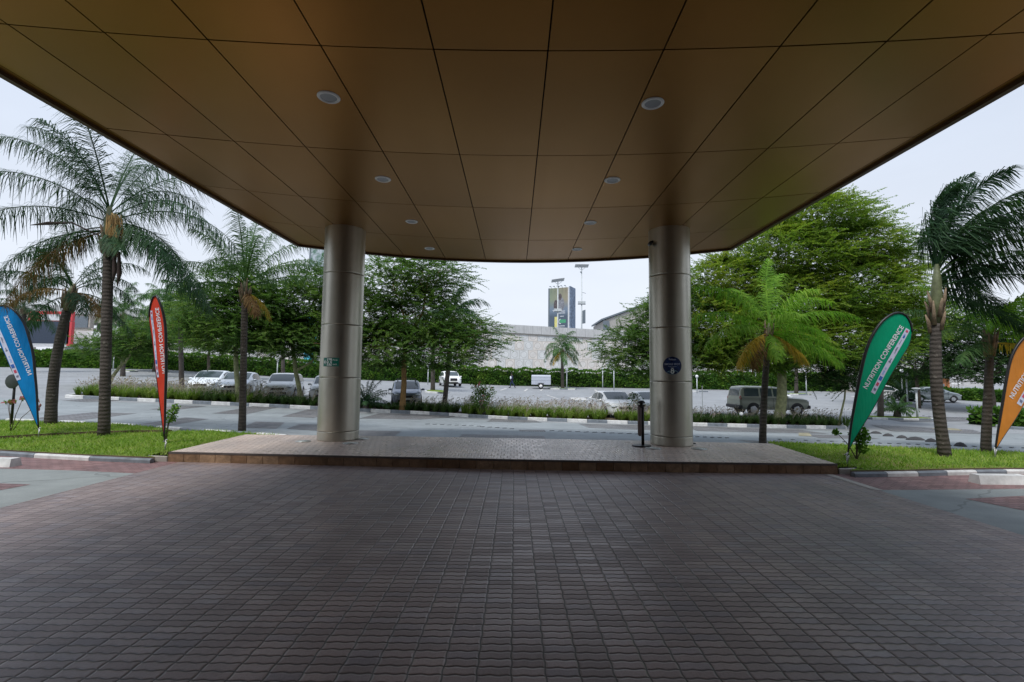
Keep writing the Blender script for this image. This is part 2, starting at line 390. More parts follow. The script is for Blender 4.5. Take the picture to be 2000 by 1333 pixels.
for q in [((1560, 852), (1586, 853), (1580, 846), (1560, 846)), ((1820, 838), (1880, 842), (1870, 838), (1830, 835))]:
    drape('road_marking', q, .009, M['yel'], 3)
for q in [((1112, 777), (1118, 782), (1150, 782), (1140, 777)), ((1160, 762), (1166, 766), (1170, 766), (1163, 761)), ((1054, 764), (1058, 764), (1062, 760), (1058, 760)),
          ((1022, 765), (1026, 765), (1032, 760), (1028, 760)), ((975, 763), (980, 763), (992, 759), (986, 759)), ((1090, 780), (1096, 781), (1070, 772), (1066, 772)),
          ((700, 765), (706, 765), (720, 758), (716, 758)), ((1560, 772), (1566, 772), (1590, 766), (1584, 766)), ((1660, 776), (1668, 776), (1690, 770), (1684, 770))]:
    drape('road_marking', q, .006, M['wl'], 2)

# storm drain with slots, rows of road studs, rubber speed hump
d0, d1 = gp(1022, 841), gp(1058, 844)
e = empty('storm_drain', ((d0 + d1) / 2)); tag(e, 'small slotted metal storm drain grate in the road beyond the terrace', 'drain grate')
L = (d1 - d0).length
mb = MB().box((0, 0, .004), (L, .62, .016)); mb.build('frame', simple('grate_steel', (.16, .165, .17), .6, .4), e)
mb = MB()
for i in range(12): mb.box((-L/2 + L*(i+.5)/12, 0, .0135), (L/12*.58, .5, .006))
mb.build('slot', M['black'], e)
ORD = ['first', 'second', 'third', 'fourth', 'fifth', 'sixth', 'seventh', 'eighth', 'ninth', 'tenth', '11th', '12th', '13th', '14th', '15th', '16th', '17th', '18th', '19th', '20th', '21st', '22nd']
def studrow(pts, n, label, grp, size=(.22, .07)):
    k = 0
    for i in range(n):
        u = i / (n - 1); j = u * (len(pts) - 1); a = int(min(j, len(pts) - 2)); f = j - a
        q = (pts[a][0] * (1-f) + pts[a+1][0] * f, pts[a][1] * (1-f) + pts[a+1][1] * f)
        p = gp(*q); mb = MB()
        mb.prism([(-size[0]/2, -size[1]/2), (size[0]/2 - .03, -size[1]/2), (size[0]/2, size[1]/2), (-size[0]/2 + .03, size[1]/2)], 0, .012)
        o = mb.build('road_stud', M['stud']); o.location = p; o.location.z += .004; o.rotation_euler.z = .5
        tag(o, f'{ORD[i]} from the left, ' + label, 'road stud', grp)
M['stud'] = simple('dark_stud', (.08, .085, .09), .7)
studrow([(942, 834), (1000, 838)], 5, 'dark stud in the short row left of the storm drain', 'road studs left of the drain')
studrow([(835, 829), (935, 833)], 8, 'dark stud in the faint row behind the left column', 'road studs behind the left column', (.2, .04))
studrow([(1078, 842), (1262, 849)], 12, 'dark stud in the row right of the storm drain', 'road studs right of the drain', (.24, .05))
studrow([(1362, 854), (1420, 856)], 5, 'dark stud in the row beyond the right column', 'road studs beyond the right column', (.16, .08))
studrow([(1523, 859), (1700, 866), (1830, 870), (2000, 876)], 22, 'dark stud in the long row behind the right lawn', 'road studs behind the right lawn', (.13, .08))
studrow([(1700, 802), (1850, 817)], 14, 'dark stud in the far row by the traffic island', 'road studs by the traffic island', (.22, .12))
for i, (a, b) in enumerate([((1700, 847), (1722, 848)), ((1724, 852), (1746, 853)), ((1750, 856), (1774, 857)), ((1776, 859), (1802, 861)), ((1806, 863), (1832, 864)), ((1862, 871), (1890, 873))]):
    p = (gp(*a) + gp(*b)) / 2; mb = MB(); n = 6; ln = (gp(*b) - gp(*a)).length * 1.05
    mb.lathe([(1e-3, .11), (.5, .085), (.82, .04), (1.0, 0)], n=16)
    o = mb.build('speed_hump', simple('hump_asphalt', (.05, .05, .053), .9, bump=.3) if i == 0 else bpy.data.materials['hump_asphalt'])
    o.location = p; o.scale = (ln / 2, ln / 2 * .9, 1)
    tag(o, f'{ORD[i]} from the left, low dark hump crossing the road behind the green flag', 'speed hump', 'speed humps behind the green flag')

# ------------------------------------------------------------------ kerbs and lawns
def kerb(name, pts, h=.13, wd=.15, start=0, blk=1.0, single=None, dz=0):
    """painted kerb blocks along a ground polyline, a real step"""
    mb = MB(); pts = [Vector((p[0], p[1], 0)) for p in pts]; seg = []
    for a, b in zip(pts, pts[1:]):
        seg.append((a, b, (b - a).length))
    tot = sum(s_[2] for s_ in seg); n = max(1, round(tot / blk)); st = tot / n
    def at(t):
        for a, b, l_ in seg:
            if t <= l_ + 1e-6: return a + (b - a) * (t / l_ if l_ else 0)
            t -= l_
        return seg[-1][1]
    for i in range(n):
        a, b = at(i * st + .006), at((i + 1) * st - .006); dv = (b - a); 
        nrm = Vector((-dv.y, dv.x, 0)).normalized() * wd / 2
        mi = (i + start) % 2 if single is None else single
        za, zb = G(a.x, a.y) + dz, G(b.x, b.y) + dz
        c = .025
        vs = []
        for p, z in ((a, za), (b, zb)):
            for s_, zz in ((-1, -.1), (-1, h - c), (-1 + c * 2 / wd, h), (1 - c * 2 / wd, h), (1, h - c), (1, -.1)):
                q = p + nrm * s_; vs.append((q.x, q.y, z + zz))
        fs = [(k, k + 1, k + 7, k + 6) for k in range(5)] + [(0, 1, 2, 3, 4, 5)[::-1], (6, 7, 8, 9, 10, 11)]
        mb.add(vs, fs, mi)
    o = mb.build(name, [M['kw'], M['kg']]); return struct(o)
def xy(px, py, dz=0): p = gp(px, py, dz); return (p.x, p.y)
M['lawn'] = None
t = NT('lawn_turf'); p_ = t.pos(); a_ = t.noise(1.3, 5, .6, p_); b_ = t.noise(30, 4, .7, p_)
c_ = t.mix(t.ma('MULTIPLY', t.ramp(t.noise(.45, 5, .7, p_), .52, .66), .75), t.mix(t.ramp(a_, .35, .65), (.11, .19, .03), (.18, .25, .045)), (.24, .20, .09)); c_ = t.mix(1.0, c_, t.mix(t.ramp(b_, .3, .7), (.5, .55, .5), (1.3, 1.3, 1.1)), 'MULTIPLY')
t.bump(b_, .8, .03); M['lawn'] = t.fin(c_, .9, 0, .2)
M['blade'] = leafmat('lawn_blades', [(.11, .22, .03), (.18, .31, .045), (.26, .38, .06), (.42, .43, .18)], trans=.3, scale=1.6)
def inpoly(poly, X, Y):
    ins = np.zeros(len(X), bool); n = len(poly)
    for i in range(n):
        x1, y1 = poly[i]; x2, y2 = poly[(i+1) % n]
        if y1 == y2: continue
        c = ((y1 > Y) != (y2 > Y)) & (X < (x2 - x1) * (Y - y1) / (y2 - y1) + x1); ins ^= c
    return ins
def lawn(name, poly, top, dens=420, h=.05):
    mb = MB(); mb.prism(poly, -.15, top, 0, 1); o = mb.build(name, [M['lawn'], M['earth']]); struct(o)
    bm = bmesh.new(); bm.from_mesh(o.data); bmesh.ops.triangulate(bm, faces=bm.faces[:]); bm.to_mesh(o.data); bm.free()
    xs = [p[0] for p in poly]; ys = [p[1] for p in poly]
    x0, x1, y0, y1 = max(min(xs), -19), min(max(xs), 19), min(ys), max(ys)
    N = int((x1 - x0) * (y1 - y0) * dens); X = RNG.uniform(x0, x1, N); Y = RNG.uniform(y0, y1, N)
    k = inpoly(poly, X, Y); X = X[k]; Y = Y[k]; N = len(X)
    a = RNG.uniform(0, 2*PI, N); wd = RNG.uniform(.006, .012, N); hh = h * RNG.uniform(.5, 1.3, N); ln = RNG.normal(0, .5, (N, 2)) * hh[:, None]
    bx, by = np.cos(a) * wd, np.sin(a) * wd; Z = np.full(N, top)
    V = np.stack([np.stack([X - bx, Y - by, Z], 1), np.stack([X + bx, Y + by, Z], 1),
                  np.stack([X + bx * .3 + ln[:, 0], Y + by * .3 + ln[:, 1], Z + hh], 1), np.stack([X - bx * .3 + ln[:, 0], Y - by * .3 + ln[:, 1], Z + hh], 1)], 1)
    g = quads('grass', V, M['blade']); struct(g, 'stuff'); g['label'] = 'short mown grass of the lawn'
LT = .10
lf = [(-30, 10.9)] + [xy(*q, LT) for q in ((-300, 876), (-60, 874), (0, 878), (80, 883), (150, 887), (230, 890), (303, 893))]
PL0 = (-6.50, 9.22); PL1 = (-6.58, 11.95)
lawnA = lf + [(-6.98, 9.3), PL0, PL1, xy(548, 851, LT), xy(430, 842, LT), xy(330, 843, LT), xy(200, 845, LT), xy(75, 853, LT), xy(-60, 863, LT), xy(-300, 870, LT), (-30, 12.0)]
lawn('lawn_left', lawnA, LT)
lawnB = [(-30, 15.6)] + [xy(*q, LT + .06) for q in ((-300, 812), (-60, 819), (100, 824), (230, 829), (310, 836), (336, 840), (200, 842), (75, 848), (-60, 856), (-300, 862))] + [(-30, 12.6)]
lawn('lawn_left_back', lawnB, LT + .06)
struct(flat('path', [(-30, 12.6)] + [xy(*q, .03) for q in ((-300, 866), (-60, 859), (75, 849), (75, 856), (-60, 869), (-300, 876))] + [(-30, 11.9)], .05, M['conc'], .1))
kerb('kerb_lawn_left', [(p[0], p[1] - .06) for p in lf], .08, .10, 0, 1.3)
kerb('kerb_lawn_left_back', [(-30, 15.9)] + [xy(*q, .12) for q in ((-300, 808), (-60, 816), (100, 821), (230, 827), (330, 834), (430, 841), (560, 850))], .13, .14, 0)
kerb('kerb_lawn_left_end', [xy(562, 850, .12), xy(528, 853, .12)], .12, .14, 1, single=1)
PR0 = (5.78, 8.82); PR1 = (6.02, 11.45)
rf = [xy(*q, LT) for q in ((1660, 919), (1760, 918), (1850, 915.5), (1950, 914), (2060, 914), (2300, 912))]
lawnC = [(6.2, 8.9), PR0, PR1, xy(1500, 863, LT), xy(1600, 867, LT), xy(1760, 874, LT), xy(2000, 884, LT), xy(2300, 900, LT)] + rf[::-1]
lawn('lawn_right', lawnC, LT)
kerb('kerb_lawn_right', [(p[0], p[1] - .06) for p in rf], .08, .10, 1, .62)
kerb('kerb_lawn_right_back', [xy(*q, .05) for q in ((1510, 862), (1600, 866), (1760, 873), (2000, 883), (2300, 899))], .07, .12, 1, single=1)

# ------------------------------------------------------------------ terrace slab under the canopy
TZ = .18
e = empty('terrace', (0, 9, 0)); tag(e, 'low raised brick paved terrace with a stone faced front under both columns', 'terrace')
outl = [PL0, (-3.0, 9.02), (0, 8.86), (3, 8.80), PR0, PR1, (3, 11.7), (0, 11.85), (-3, 11.95), PL1]
mb = MB(); mb.prism([(p[0], p[1] - 9) for p in outl], -.1, TZ, 0, 1)
mb.build('paved_top', [M['plat'], M['conc']], e)
M['stone'] = None
t = NT('facing_stone'); o_ = t.n('ShaderNodeNewGeometry').outputs['Random Per Island']
c_ = t.mix(o_, (.15, .085, .045), (.27, .185, .12)); n1 = t.noise(6, 6, .65, t.pos()); c_ = t.mix(1.0, c_, t.mix(t.ramp(n1, .3, .7), (.55, .52, .5), (1.35, 1.3, 1.25)), 'MULTIPLY')
t.bump(t.noise(25, 5, .6, t.pos()), .7, .02); M['stone'] = t.fin(c_, .8, 0, .3)
M['cap'] = simple('terrace_nosing', (.075, .06, .055), .7, var=.2)
mb = MB(); cp = MB(); fr = outl[:5]
fr = [Vector((p[0], p[1] - 9, 0)) for p in fr]
tot = sum((b - a).length for a, b in zip(fr, fr[1:])); n = 40; seg = [(a, b, (b-a).length) for a, b in zip(fr, fr[1:])]
def at_(t_):
    for a, b, l_ in seg:
        if t_ <= l_ + 1e-6: return a + (b - a) * (t_ / l_)
        t_ -= l_
    return seg[-1][1]
for i in range(n):
    a, b = at_(tot * i / n), at_(tot * (i+1) / n); c = (a + b) / 2; rz = math.atan2(b.y - a.y, b.x - a.x)
    mb.box((c.x, c.y - .012, .073), ((b - a).length - .008, .03 + random.uniform(0, .006), .15), rz)
    cp.box((c.x, c.y - .006, .1655), ((b - a).length + .002, .05, .034), rz)
mb.build('stone_facing', M['stone'], e); cp.build('nosing', M['cap'], e)
for (x0, y0, x1, y1, lb) in ((-6.98, 9.16, -6.53, 9.36, 'left'), (5.81, 8.74, 6.26, 8.94, 'right')):
    o = MB().box(((x0+x1)/2, (y0+y1)/2 - 9 + .25, .045), (x1-x0, .6, .11), 0, 0, .01).build('side_step', M['conc'], e)

# wheel stops
for q, dy, lb in (((1955, 945), .0, 'right lane'), ((-18, 911), .0, 'left lane')):
    p = gp(*q); e = empty('wheel_stop', p); tag(e, f'white painted concrete wheel stop at the {lb} edge', 'wheel stop')
    MB().add([(s*.42, -.09, 0) for s in (-1, 1)] + [(s*.42, .13, 0) for s in (1, -1)] + [(s*.40, -.05, .14) for s in (-1, 1)] + [(s*.40, .11, .14) for s in (1, -1)],
             [(3, 2, 1, 0), (4, 5, 6, 7), (0, 1, 5, 4), (1, 2, 6, 5), (2, 3, 7, 6), (3, 0, 4, 7)]).build('concrete_block', M['kw'], e)
# ------------------------------------------------------------------ canopy
CZ = 5.11; HC = CZ - EYE
M['bronze'] = None
t = NT('bronze_composite_panel'); isl = t.n('ShaderNodeNewGeometry').outputs['Random Per Island']
X, Y, Z = t.sep(t.pos()); n1 = t.noise(.5, 4, .5, t.pos()); n2 = t.noise(2.0, 2, .5, t.comb(t.ma('MULTIPLY', X, 1.2), t.ma('MULTIPLY', Y, .05)))
c_ = t.mix(isl, (.315, .150, .026), (.365, .178, .036)); c_ = t.mix(1.0, c_, t.mix(t.ramp(n1, .3, .7), (.93, .93, .93), (1.06, 1.06, 1.06)), 'MULTIPLY')
M['bronze'] = t.fin(c_, t.ma('MULTIPLY_ADD', n2, .08, .30), .85, .5)
M['lip'] = simple('dark_bronze_trim', (.09, .05, .022), .45, .5, var=.08)
M['void'] = simple('joint_shadow_gap', (.01, .008, .006), .9, var=.05)
can = empty('canopy', (0, 6, 0)); tag(can, 'broad bronze panelled entrance canopy with a curved front resting on two columns', 'canopy')
yB = -3.2
def exl(y): return (-1.705 - .075 * (12.4 - y) / 12.4) * HC
def exr(y): return (1.665 + .03 * (12.65 - y) / 12.65) * HC
def front(x): return 14.27 - .049 * (x + .1) ** 2 - .004 * max(0, abs(x) - 4.5) ** 3
def arcY(z0, x): return z0 * HC - .0219 * (z0 / 2.13) ** 1.3 * x * x
xl = [k * HC for k in (-1.48, -1.225, -.935, -.603, -.26, .092, .445, .79, 1.09, 1.36)]
rows = [None, .0, .71, 1.42, 2.13, 2.82, 3.50, 'F']
def rowY(r_, x):
    if r_ is None: return yB
    if r_ == 'F': return front(x) - .10
    return arcY(r_, x)
pn = MB(); g = .0085
cols = [None] + xl + ['E']
def colx(c, y): return exl(y) + .16 if c is None else exr(y) - .16 if c == 'E' else c
for ci in range(len(cols) - 1):
    for ri in range(len(rows) - 1):
        lo, hi = rows[ri], rows[ri+1]; S = 6; bot = []; top = []
        for k in range(S + 1):
            u = k / S
            def px_(yy):
                a, b = colx(cols[ci], yy) + g, colx(cols[ci+1], yy) - g; return a + (b - a) * u
            x = px_(6); y0 = rowY(lo, x) + g; x = px_(y0); y0 = rowY(lo, x) + g; x0_ = px_(y0)
            x = px_(y0 + 2); y1 = rowY(hi, x) - g; x = px_(y1); y1 = rowY(hi, x) - g; x1_ = px_(y1)
            y1 = max(y1, y0 + .001)
            bot.append((x0_, y0)); top.append((x1_, y1))
        poly = bot + top[::-1]; n_ = len(poly)
        zz = CZ + random.uniform(-.0012, .0012)
        vs = []; fs = []
        for k in range(S + 1): vs += [(bot[k][0], bot[k][1] - 6, zz), (top[k][0], top[k][1] - 6, zz), (bot[k][0], bot[k][1] - 6, zz + .02), (top[k][0], top[k][1] - 6, zz + .02)]
        for k in range(S):
            a, b = k*4, k*4+4
            fs += [(a, a+1, b+1, b), (a, b, b+2, a+2), (a+1, a+3, b+3, b+1)]
        fs += [(0, 2, 3, 1), (S*4, S*4+1, S*4+3, S*4+2)]
        pn.add(vs, fs)
pn.build('soffit_panels', M['bronze'], can)
# outline of the canopy (plan)
out = [(exl(yB), yB)] + [(exl(y), y) for y in (2, 5, 8, 10.5)]
fx = [exl(12.5) + (exr(12.5) - exl(12.5)) * i / 28 for i in range(29)]
out += [(x, front(x)) for x in fx] + [(exr(y), y) for y in (10.5, 8, 5, 2)] + [(exr(yB), yB)]
def inset(poly, d):
    n_ = len(poly); r_ = []
    for i in range(n_):
        a = Vector(poly[max(i-1, 0)]); b = Vector(poly[min(i+1, n_-1)]); t_ = (b - a).normalized(); nn = Vector((t_.y, -t_.x))
        r_.append((poly[i][0] + nn.x * d, poly[i][1] + nn.y * d))
    return r_
def strip(o1, z1, o2, z2, mb, mi=0):
    n_ = len(o1); mb.add([(p[0], p[1] - 6, z1) for p in o1] + [(p[0], p[1] - 6, z2) for p in o2], [(i, i+1, n_+i+1, n_+i) for i in range(n_-1)], mi)
i16 = inset(out, .155); i06 = inset(out, .07)
mb = MB(); strip(i16, CZ + .003, i06, CZ + .003, mb); mb.build('edge_panels', M['bronze'], can)
mb = MB(); strip(i06, CZ + .003, i06, CZ - .045, mb); strip(i06, CZ - .045, out, CZ - .05, mb); strip(out, CZ - .05, out, CZ + .02, mb); mb.build('drip_edge', M['lip'], can)
mb = MB(); strip(out, CZ + .02, inset(out, -.02), CZ + .75, mb); mb.build('fascia', M['bronze'], can)
mb = MB(); mb.prism([(p[0], p[1] - 6) for p in inset(out, .03)], CZ + .035, CZ + .72); mb.build('roof_slab', M['void'], can)

# recessed downlights (off)
M['ring'] = simple('white_light_ring', (.85, .85, .83), .4, var=.03)
M['lens'] = simple('frosted_glass', (.36, .38, .40), .3, var=.05)
def downlight():
    e_ = empty('ceiling_downlight', (0, 0, CZ))
    MB().lathe([(.098, -.001), (.102, -.014), (.125, -.016), (.138, -.006), (.138, .0)], n=36).build('trim_ring', M['ring'], e_)
    MB().lathe([(.099, .0), (.099, .03)], n=36).build('reflector', M['ring'], e_) if False else None
    b_ = MB().lathe([(1e-4, -.0035), (.06, -.004), (.099, -.0045)], n=36).build('glass', M['lens'], e_)
    return e_
dl = downlight(); spots = [((642, 190), 'nearest ceiling downlight on the left of the canopy'), ((1275, 202), 'nearest ceiling downlight on the right of the canopy'),
    ((748, 350), 'second ceiling downlight in the left row'), ((1196, 352), 'second ceiling downlight in the right row'), ((804, 433), 'third ceiling downlight in the left row, beyond the left column'),
    ((1153, 435), 'third ceiling downlight in the right row'), ((839, 485.5), 'farthest ceiling downlight in the left row, at the curved edge'), ((1127, 487), 'farthest ceiling downlight in the right row, at the curved edge')]
for i, (q, lb) in enumerate(spots):
    o = dl if i == 0 else copy_tree(dl); v = ray(*q); k = HC / v.z; o.location = (v.x * k, v.y * k, CZ); tag(o, lb, 'ceiling light', 'canopy downlights')

# ------------------------------------------------------------------ columns
M['steel'] = None
t = NT('champagne_metal_cladding'); X, Y, Z = t.sep(t.pos()); n1 = t.noise(1.0, 4, .6, t.comb(t.ma('MULTIPLY', X, 9), t.ma('MULTIPLY', Y, 9), t.ma('MULTIPLY', Z, .4))); n2 = t.noise(2.2, 5, .65, t.pos()); n3 = t.noise(9, 6, .7, t.pos())
c_ = t.mix(t.ramp(n2, .3, .7), (.45, .43, .365), (.51, .49, .42)); c_ = t.mix(t.ma('MULTIPLY', t.ramp(n3, .63, .72), .35), c_, (.22, .2, .17))
M['steel'] = t.fin(c_, t.ma('MULTIPLY_ADD', n1, .05, t.ma('MULTIPLY_ADD', n2, .04, .34)), .88, .5)
CR = .462
def column(x, y, label):
    e_ = empty('column', (x, y, TZ)); tag(e_, label, 'column', 'canopy columns')
    zs = [0, .21, 1.42, 2.63, 3.83, CZ - TZ + .015]
    for a, b in zip(zs, zs[1:]):
        MB().lathe([(CR - .012, a + .001), (CR - .003, a + .005), (CR, a + .010), (CR, a + .03), (CR, b - .03), (CR, b - .010), (CR - .003, b - .005), (CR - .012, b - .001)], n=96).build('cladding_segment', M['steel'], e_)
    MB().lathe([(CR - .014, 0), (CR - .014, zs[-1])], n=64).build('core', M['void'], e_)
    return e_
COLL = (-4.07, 11.3); COLR = (3.575, 11.12)
column(*COLL, 'left round metal column, the one with the green exit sign')
column(*COLR, 'right round metal column, the one with the blue round sign')

def wrap(o, cx, cy, r_):
    """bend flat art (x = arc length, y = out, z = up) round a column; x=0 faces -Y"""
    for v in o.data.vertices:
        a = v.co.x / r_; rr = r_ - v.co.y
        v.co = Vector((rr * math.sin(a), -rr * math.cos(a), v.co.z))
def textmesh(s, size=1.0):
    cu = bpy.data.curves.new('txt', 'FONT'); cu.body = s; cu.size = size; cu.offset = .018; cu.resolution_u = 3
    o = bpy.data.objects.new('txt', cu); C.objects.link(o); bpy.context.view_layer.update()
    me = bpy.data.meshes.new_from_object(o.evaluated_get(bpy.context.evaluated_depsgraph_get())); bpy.data.objects.remove(o)
    vs = [v.co.copy() for v in me.vertices]; fs = [tuple(p.vertices) for p in me.polygons]
    x0 = min(v.x for v in vs); x1 = max(v.x for v in vs); y0 = min(v.y for v in vs); y1 = max(v.y for v in vs)
    return [((v.x - x0) / (x1 - x0), (v.y - y0) / (y1 - y0)) for v in vs], fs, (x1 - x0) / (y1 - y0)
def flat_text(s, x0, x1, z0, z1, yo):
    vs, fs, _ = textmesh(s); return [(x0 + u * (x1 - x0), yo, z0 + v * (z1 - z0)) for u, v in vs], fs
def grid_rect(mb, x0, x1, z0, z1, yo, n=10, mi=0):
    vs = [(x0 + (x1 - x0) * i / n, yo, z) for z in (z0, z1) for i in range(n + 1)]
    mb.add(vs, [(i, i+1, n+2+i, n+1+i) for i in range(n)], mi)
# fire exit sign
M['sgreen'] = simple('sign_green', (.0, .21, .14), .45, var=.05); M['sedge'] = simple('sign_edge_green', (.09, .24, .20), .5, var=.08); M['swhite'] = simple('sign_white', (.80, .88, .86), .45, var=.03)
v = P(645.5, 707.5, COLL[1] - CR); sx = v.x - COLL[0]; a0 = math.asin(max(-1, min(1, sx / CR)))
sg = empty('exit_sign', (COLL[0], COLL[1], v.z)); sg.rotation_euler.z = a0; tag(sg, 'green fire exit sign with running figure and arrow on the left column', 'sign')
mb = MB(); grid_rect(mb, -.195, .195, -.1, .1, -.004); o = mb.build('backing', M['sedge'], sg); wrap(o, 0, 0, CR)
mb = MB(); grid_rect(mb, -.178, .178, -.083, .083, -.007); o = mb.build('green_panel', M['sgreen'], sg); wrap(o, 0, 0, CR)
mb = MB(); grid_rect(mb, -.085, .035, -.083, .083, -.010); o = mb.build('white_panel', M['swhite'], sg); wrap(o, 0, 0, CR)
def poly2(mb, pts, yo): 
    a = sum(pts[i][0]*pts[(i+1) % len(pts)][1] - pts[(i+1) % len(pts)][0]*pts[i][1] for i in range(len(pts)))
    if a < 0: pts = pts[::-1]
    mb.add([(p[0], yo, p[1]) for p in pts], [tuple(range(len(pts)))])
mb = MB(); poly2(mb, [(-.172, 0), (-.135, .048), (-.118, .048), (-.138, .012), (-.095, .012), (-.095, -.012), (-.138, -.012), (-.118, -.048), (-.135, -.048)], -.011); o = mb.build('arrow', M['swhite'], sg); wrap(o, 0, 0, CR)
def limb(mb, a, b, wd, yo=-.0135):
    d = Vector((b[0]-a[0], b[1]-a[1])).normalized(); n_ = Vector((-d.y, d.x)) * wd / 2
    poly2(mb, [(a[0]+n_.x, a[1]+n_.y), (b[0]+n_.x, b[1]+n_.y), (b[0]-n_.x, b[1]-n_.y), (a[0]-n_.x, a[1]-n_.y)], yo)
mb = MB(); poly2(mb, [(-.052 + .014*math.cos(a), .062 + .014*math.sin(a)) for a in [i*PI/5 for i in range(10)]], -.0135)
for a, b, w_, yy in (((-.038, .04), (-.01, -.01), .028, -.0135), ((-.035, .045), (-.062, .015), .012, -.0137), ((-.062, .015), (-.084, .012), .011, -.0139), ((-.03, .045), (.005, .04), .011, -.0141), ((.005, .04), (.02, .01), .011, -.0143),
                 ((-.015, -.005), (-.045, -.03), .016, -.0145), ((-.045, -.03), (-.05, -.075), .014, -.0147), ((-.01, -.01), (.005, -.045), .016, -.0149), ((.005, -.045), (.033, -.05), .013, -.0151)): limb(mb, a, b, w_, yy)
o = mb.build('running_figure', M['sgreen'], sg); wrap(o, 0, 0, CR)
mb = MB(); vs, fs = flat_text('Fire', .055, .155, .03, .065, -.011); mb.add(vs, fs); vs, fs = flat_text('exit', .055, .15, -.065, -.032, -.011); mb.add(vs, fs); o = mb.build('lettering', M['swhite'], sg); wrap(o, 0, 0, CR)
# round blue sign
v = P(1313.5, 714.5, COLR[1] - CR); sx = v.x - COLR[0]; a0 = math.asin(sx / CR)
M['sblue'] = None
t = NT('sign_night_blue'); X, Y, Z = t.sep(t.obj()); M['sblue'] = t.fin(t.mix(t.ramp(t.noise(9, 4), .35, .7), (.002, .008, .05), (.006, .035, .15)), .35)
sg = empty('smoking_area_sign', (COLR[0], COLR[1], v.z)); sg.rotation_euler.z = a0; tag(sg, 'round dark blue sign with white lettering on the right column', 'sign')
mb = MB(); rr = .2; n = 16
vs = []; fs = []
for j in range(n + 1):
    z = -rr + 2 * rr * j / n; h_ = math.sqrt(max(1e-6, rr*rr - z*z))
    for i in range(13): vs.append((-h_ + 2*h_*i/12, -.004, z))
fs = [(j*13+i, j*13+i+1, (j+1)*13+i+1, (j+1)*13+i) for j in range(n) for i in range(12)]
mb.add(vs, fs); o = mb.build('disc', M['sblue'], sg); wrap(o, 0, 0, CR)
M['sgl'] = simple('sign_pale_blue', (.16, .30, .38), .4, var=.3, scale=20); M['stx'] = simple('sign_soft_white', (.42, .47, .6), .4, var=.05)
mb = MB(); poly2(mb, [(-.13, -.152), (-.08, -.12), (-.03, -.105), (.04, -.098), (.09, -.11), (.125, -.15), (.08, -.183), (0, -.2), (-.08, -.183)], -.006); o = mb.build('smoke_graphic', M['sgl'], sg); wrap(o, 0, 0, CR)
mb = MB()
for s_, x0, x1, z0, z1 in (('Radisson', -.07, .075, .118, .158), ('SMOKE SPOT', -.165, .165, .012, .052), ('DESIGNATED SMOKING', -.09, .09, -.028, -.014), ('AREA', -.035, .035, -.052, -.036)):
    vs, fs = flat_text(s_, x0, x1, z0, z1, -.008); mb.add(vs, fs)
o = mb.build('lettering', M['stx'], sg); wrap(o, 0, 0, CR)
mb = MB(); 
for k in range(20):
    a, b = 2*PI*k/20, 2*PI*(k+1)/20
    for cz, ro, ri in ((-.09, .032, .014), (-.138, .04, .018)):
        poly2(mb, [(ro*math.cos(a), cz + ro*math.sin(a)), (ro*math.cos(b), cz + ro*math.sin(b)), (ri*math.cos(b), cz + ri*math.sin(b)), (ri*math.cos(a), cz + ri*math.sin(a))], -.010 if cz > -.1 else -.0115)
o = mb.build('emblem', M['swhite'], sg); wrap(o, 0, 0, CR)

# security camera on the right column
p = P(1266, 476, COLR[1] - .2)
e = empty('security_camera', (COLR[0] - CR * .93, COLR[1] - .16, p.z + .05)); tag(e, 'small black security camera high on the right column', 'camera')
MB().lathe([(.035, -.02), (.035, 0)], (0, 0, 0), 16, axis='X').build('mount', M['black'], e)
MB().tube([(0, 0, 0), (-.05, -.02, .01), (-.07, -.05, -.03)], .012).build('bracket', M['black'], e)
MB().lathe([(.03, -.09), (.042, -.08), (.042, .07), (.03, .08)], (-.075, -.06, -.06), 16, axis='Y').build('housing', M['black'], e)
MB().tube([(0, 0, .02), (.03, -.0, .12), (.05, .04, .22)], .008).build('cable', M['black'], e)

# floor uplights round the columns
M['fl'] = simple('uplight_glass', (.55, .60, .58), .25, var=.05); M['flr'] = simple('uplight_steel', (.5, .5, .48), .4, .5)
for q, lb in (((592, 863), 'round floor uplight left of the left column'), ((684, 866.5), 'round floor uplight in front of the left column on its right'), ((706, 858), 'round floor uplight behind the left column on its right'),
              ((1276, 876.5), 'round floor uplight in front of the right column on its left'), ((1366, 877.5), 'round floor uplight right of the right column'), ((1354, 867), 'small dark floor fitting behind the right column')):
    v = ray(*q); k = (TZ - EYE) / v.z; sm = lb.startswith('small')
    e = empty('floor_uplight', (v.x * k, v.y * k, TZ)); tag(e, lb, 'floor light', None if sm else 'floor uplights around the columns')
    s_ = .35 if sm else 1
    MB().lathe([(.17*s_, 0), (.165*s_, .012), (.14*s_, .014)], n=28).build('steel_ring', M['black'] if sm else M['flr'], e)
    MB().lathe([(1e-4, .017), (.14*s_, .016), (.139*s_, .0145)], n=28).build('glass', M['black'] if sm else M['fl'], e)

# ashtray post
v = ray(1253, 872); k = (TZ - EYE) / v.z
e = empty('ashtray_post', (v.x * k, v.y * k, TZ)); tag(e, 'black free standing ashtray post on a round base beside the right column', 'ashtray')
MB().lathe([(.205, 0), (.205, .022), (.19, .03), (.05, .034)], n=36).build('base', M['black'], e)
MB().tube([(.03, 0, .03), (.03, 0, .88)], .032, 16).build('pole', M['black'], e)
MB().lathe([(.02, 0), (.045, .03), (.045, .66), (.05, .68)], (-.035, .0, .22), 20).build('ash_tube', simple('brown_grey_plastic', (.16, .13, .125), .6), e)
MB().lathe([(.055, .84), (.075, .88), (.08, .905)], (0, 0, 0), 24).build('bowl', M['black'], e)
MB().lathe([(.03, .905), (.03, .93), (.085, .935), (.085, .955), (.06, .985), (.02, 1.0)], n=24).build('cap', M['black'], e)

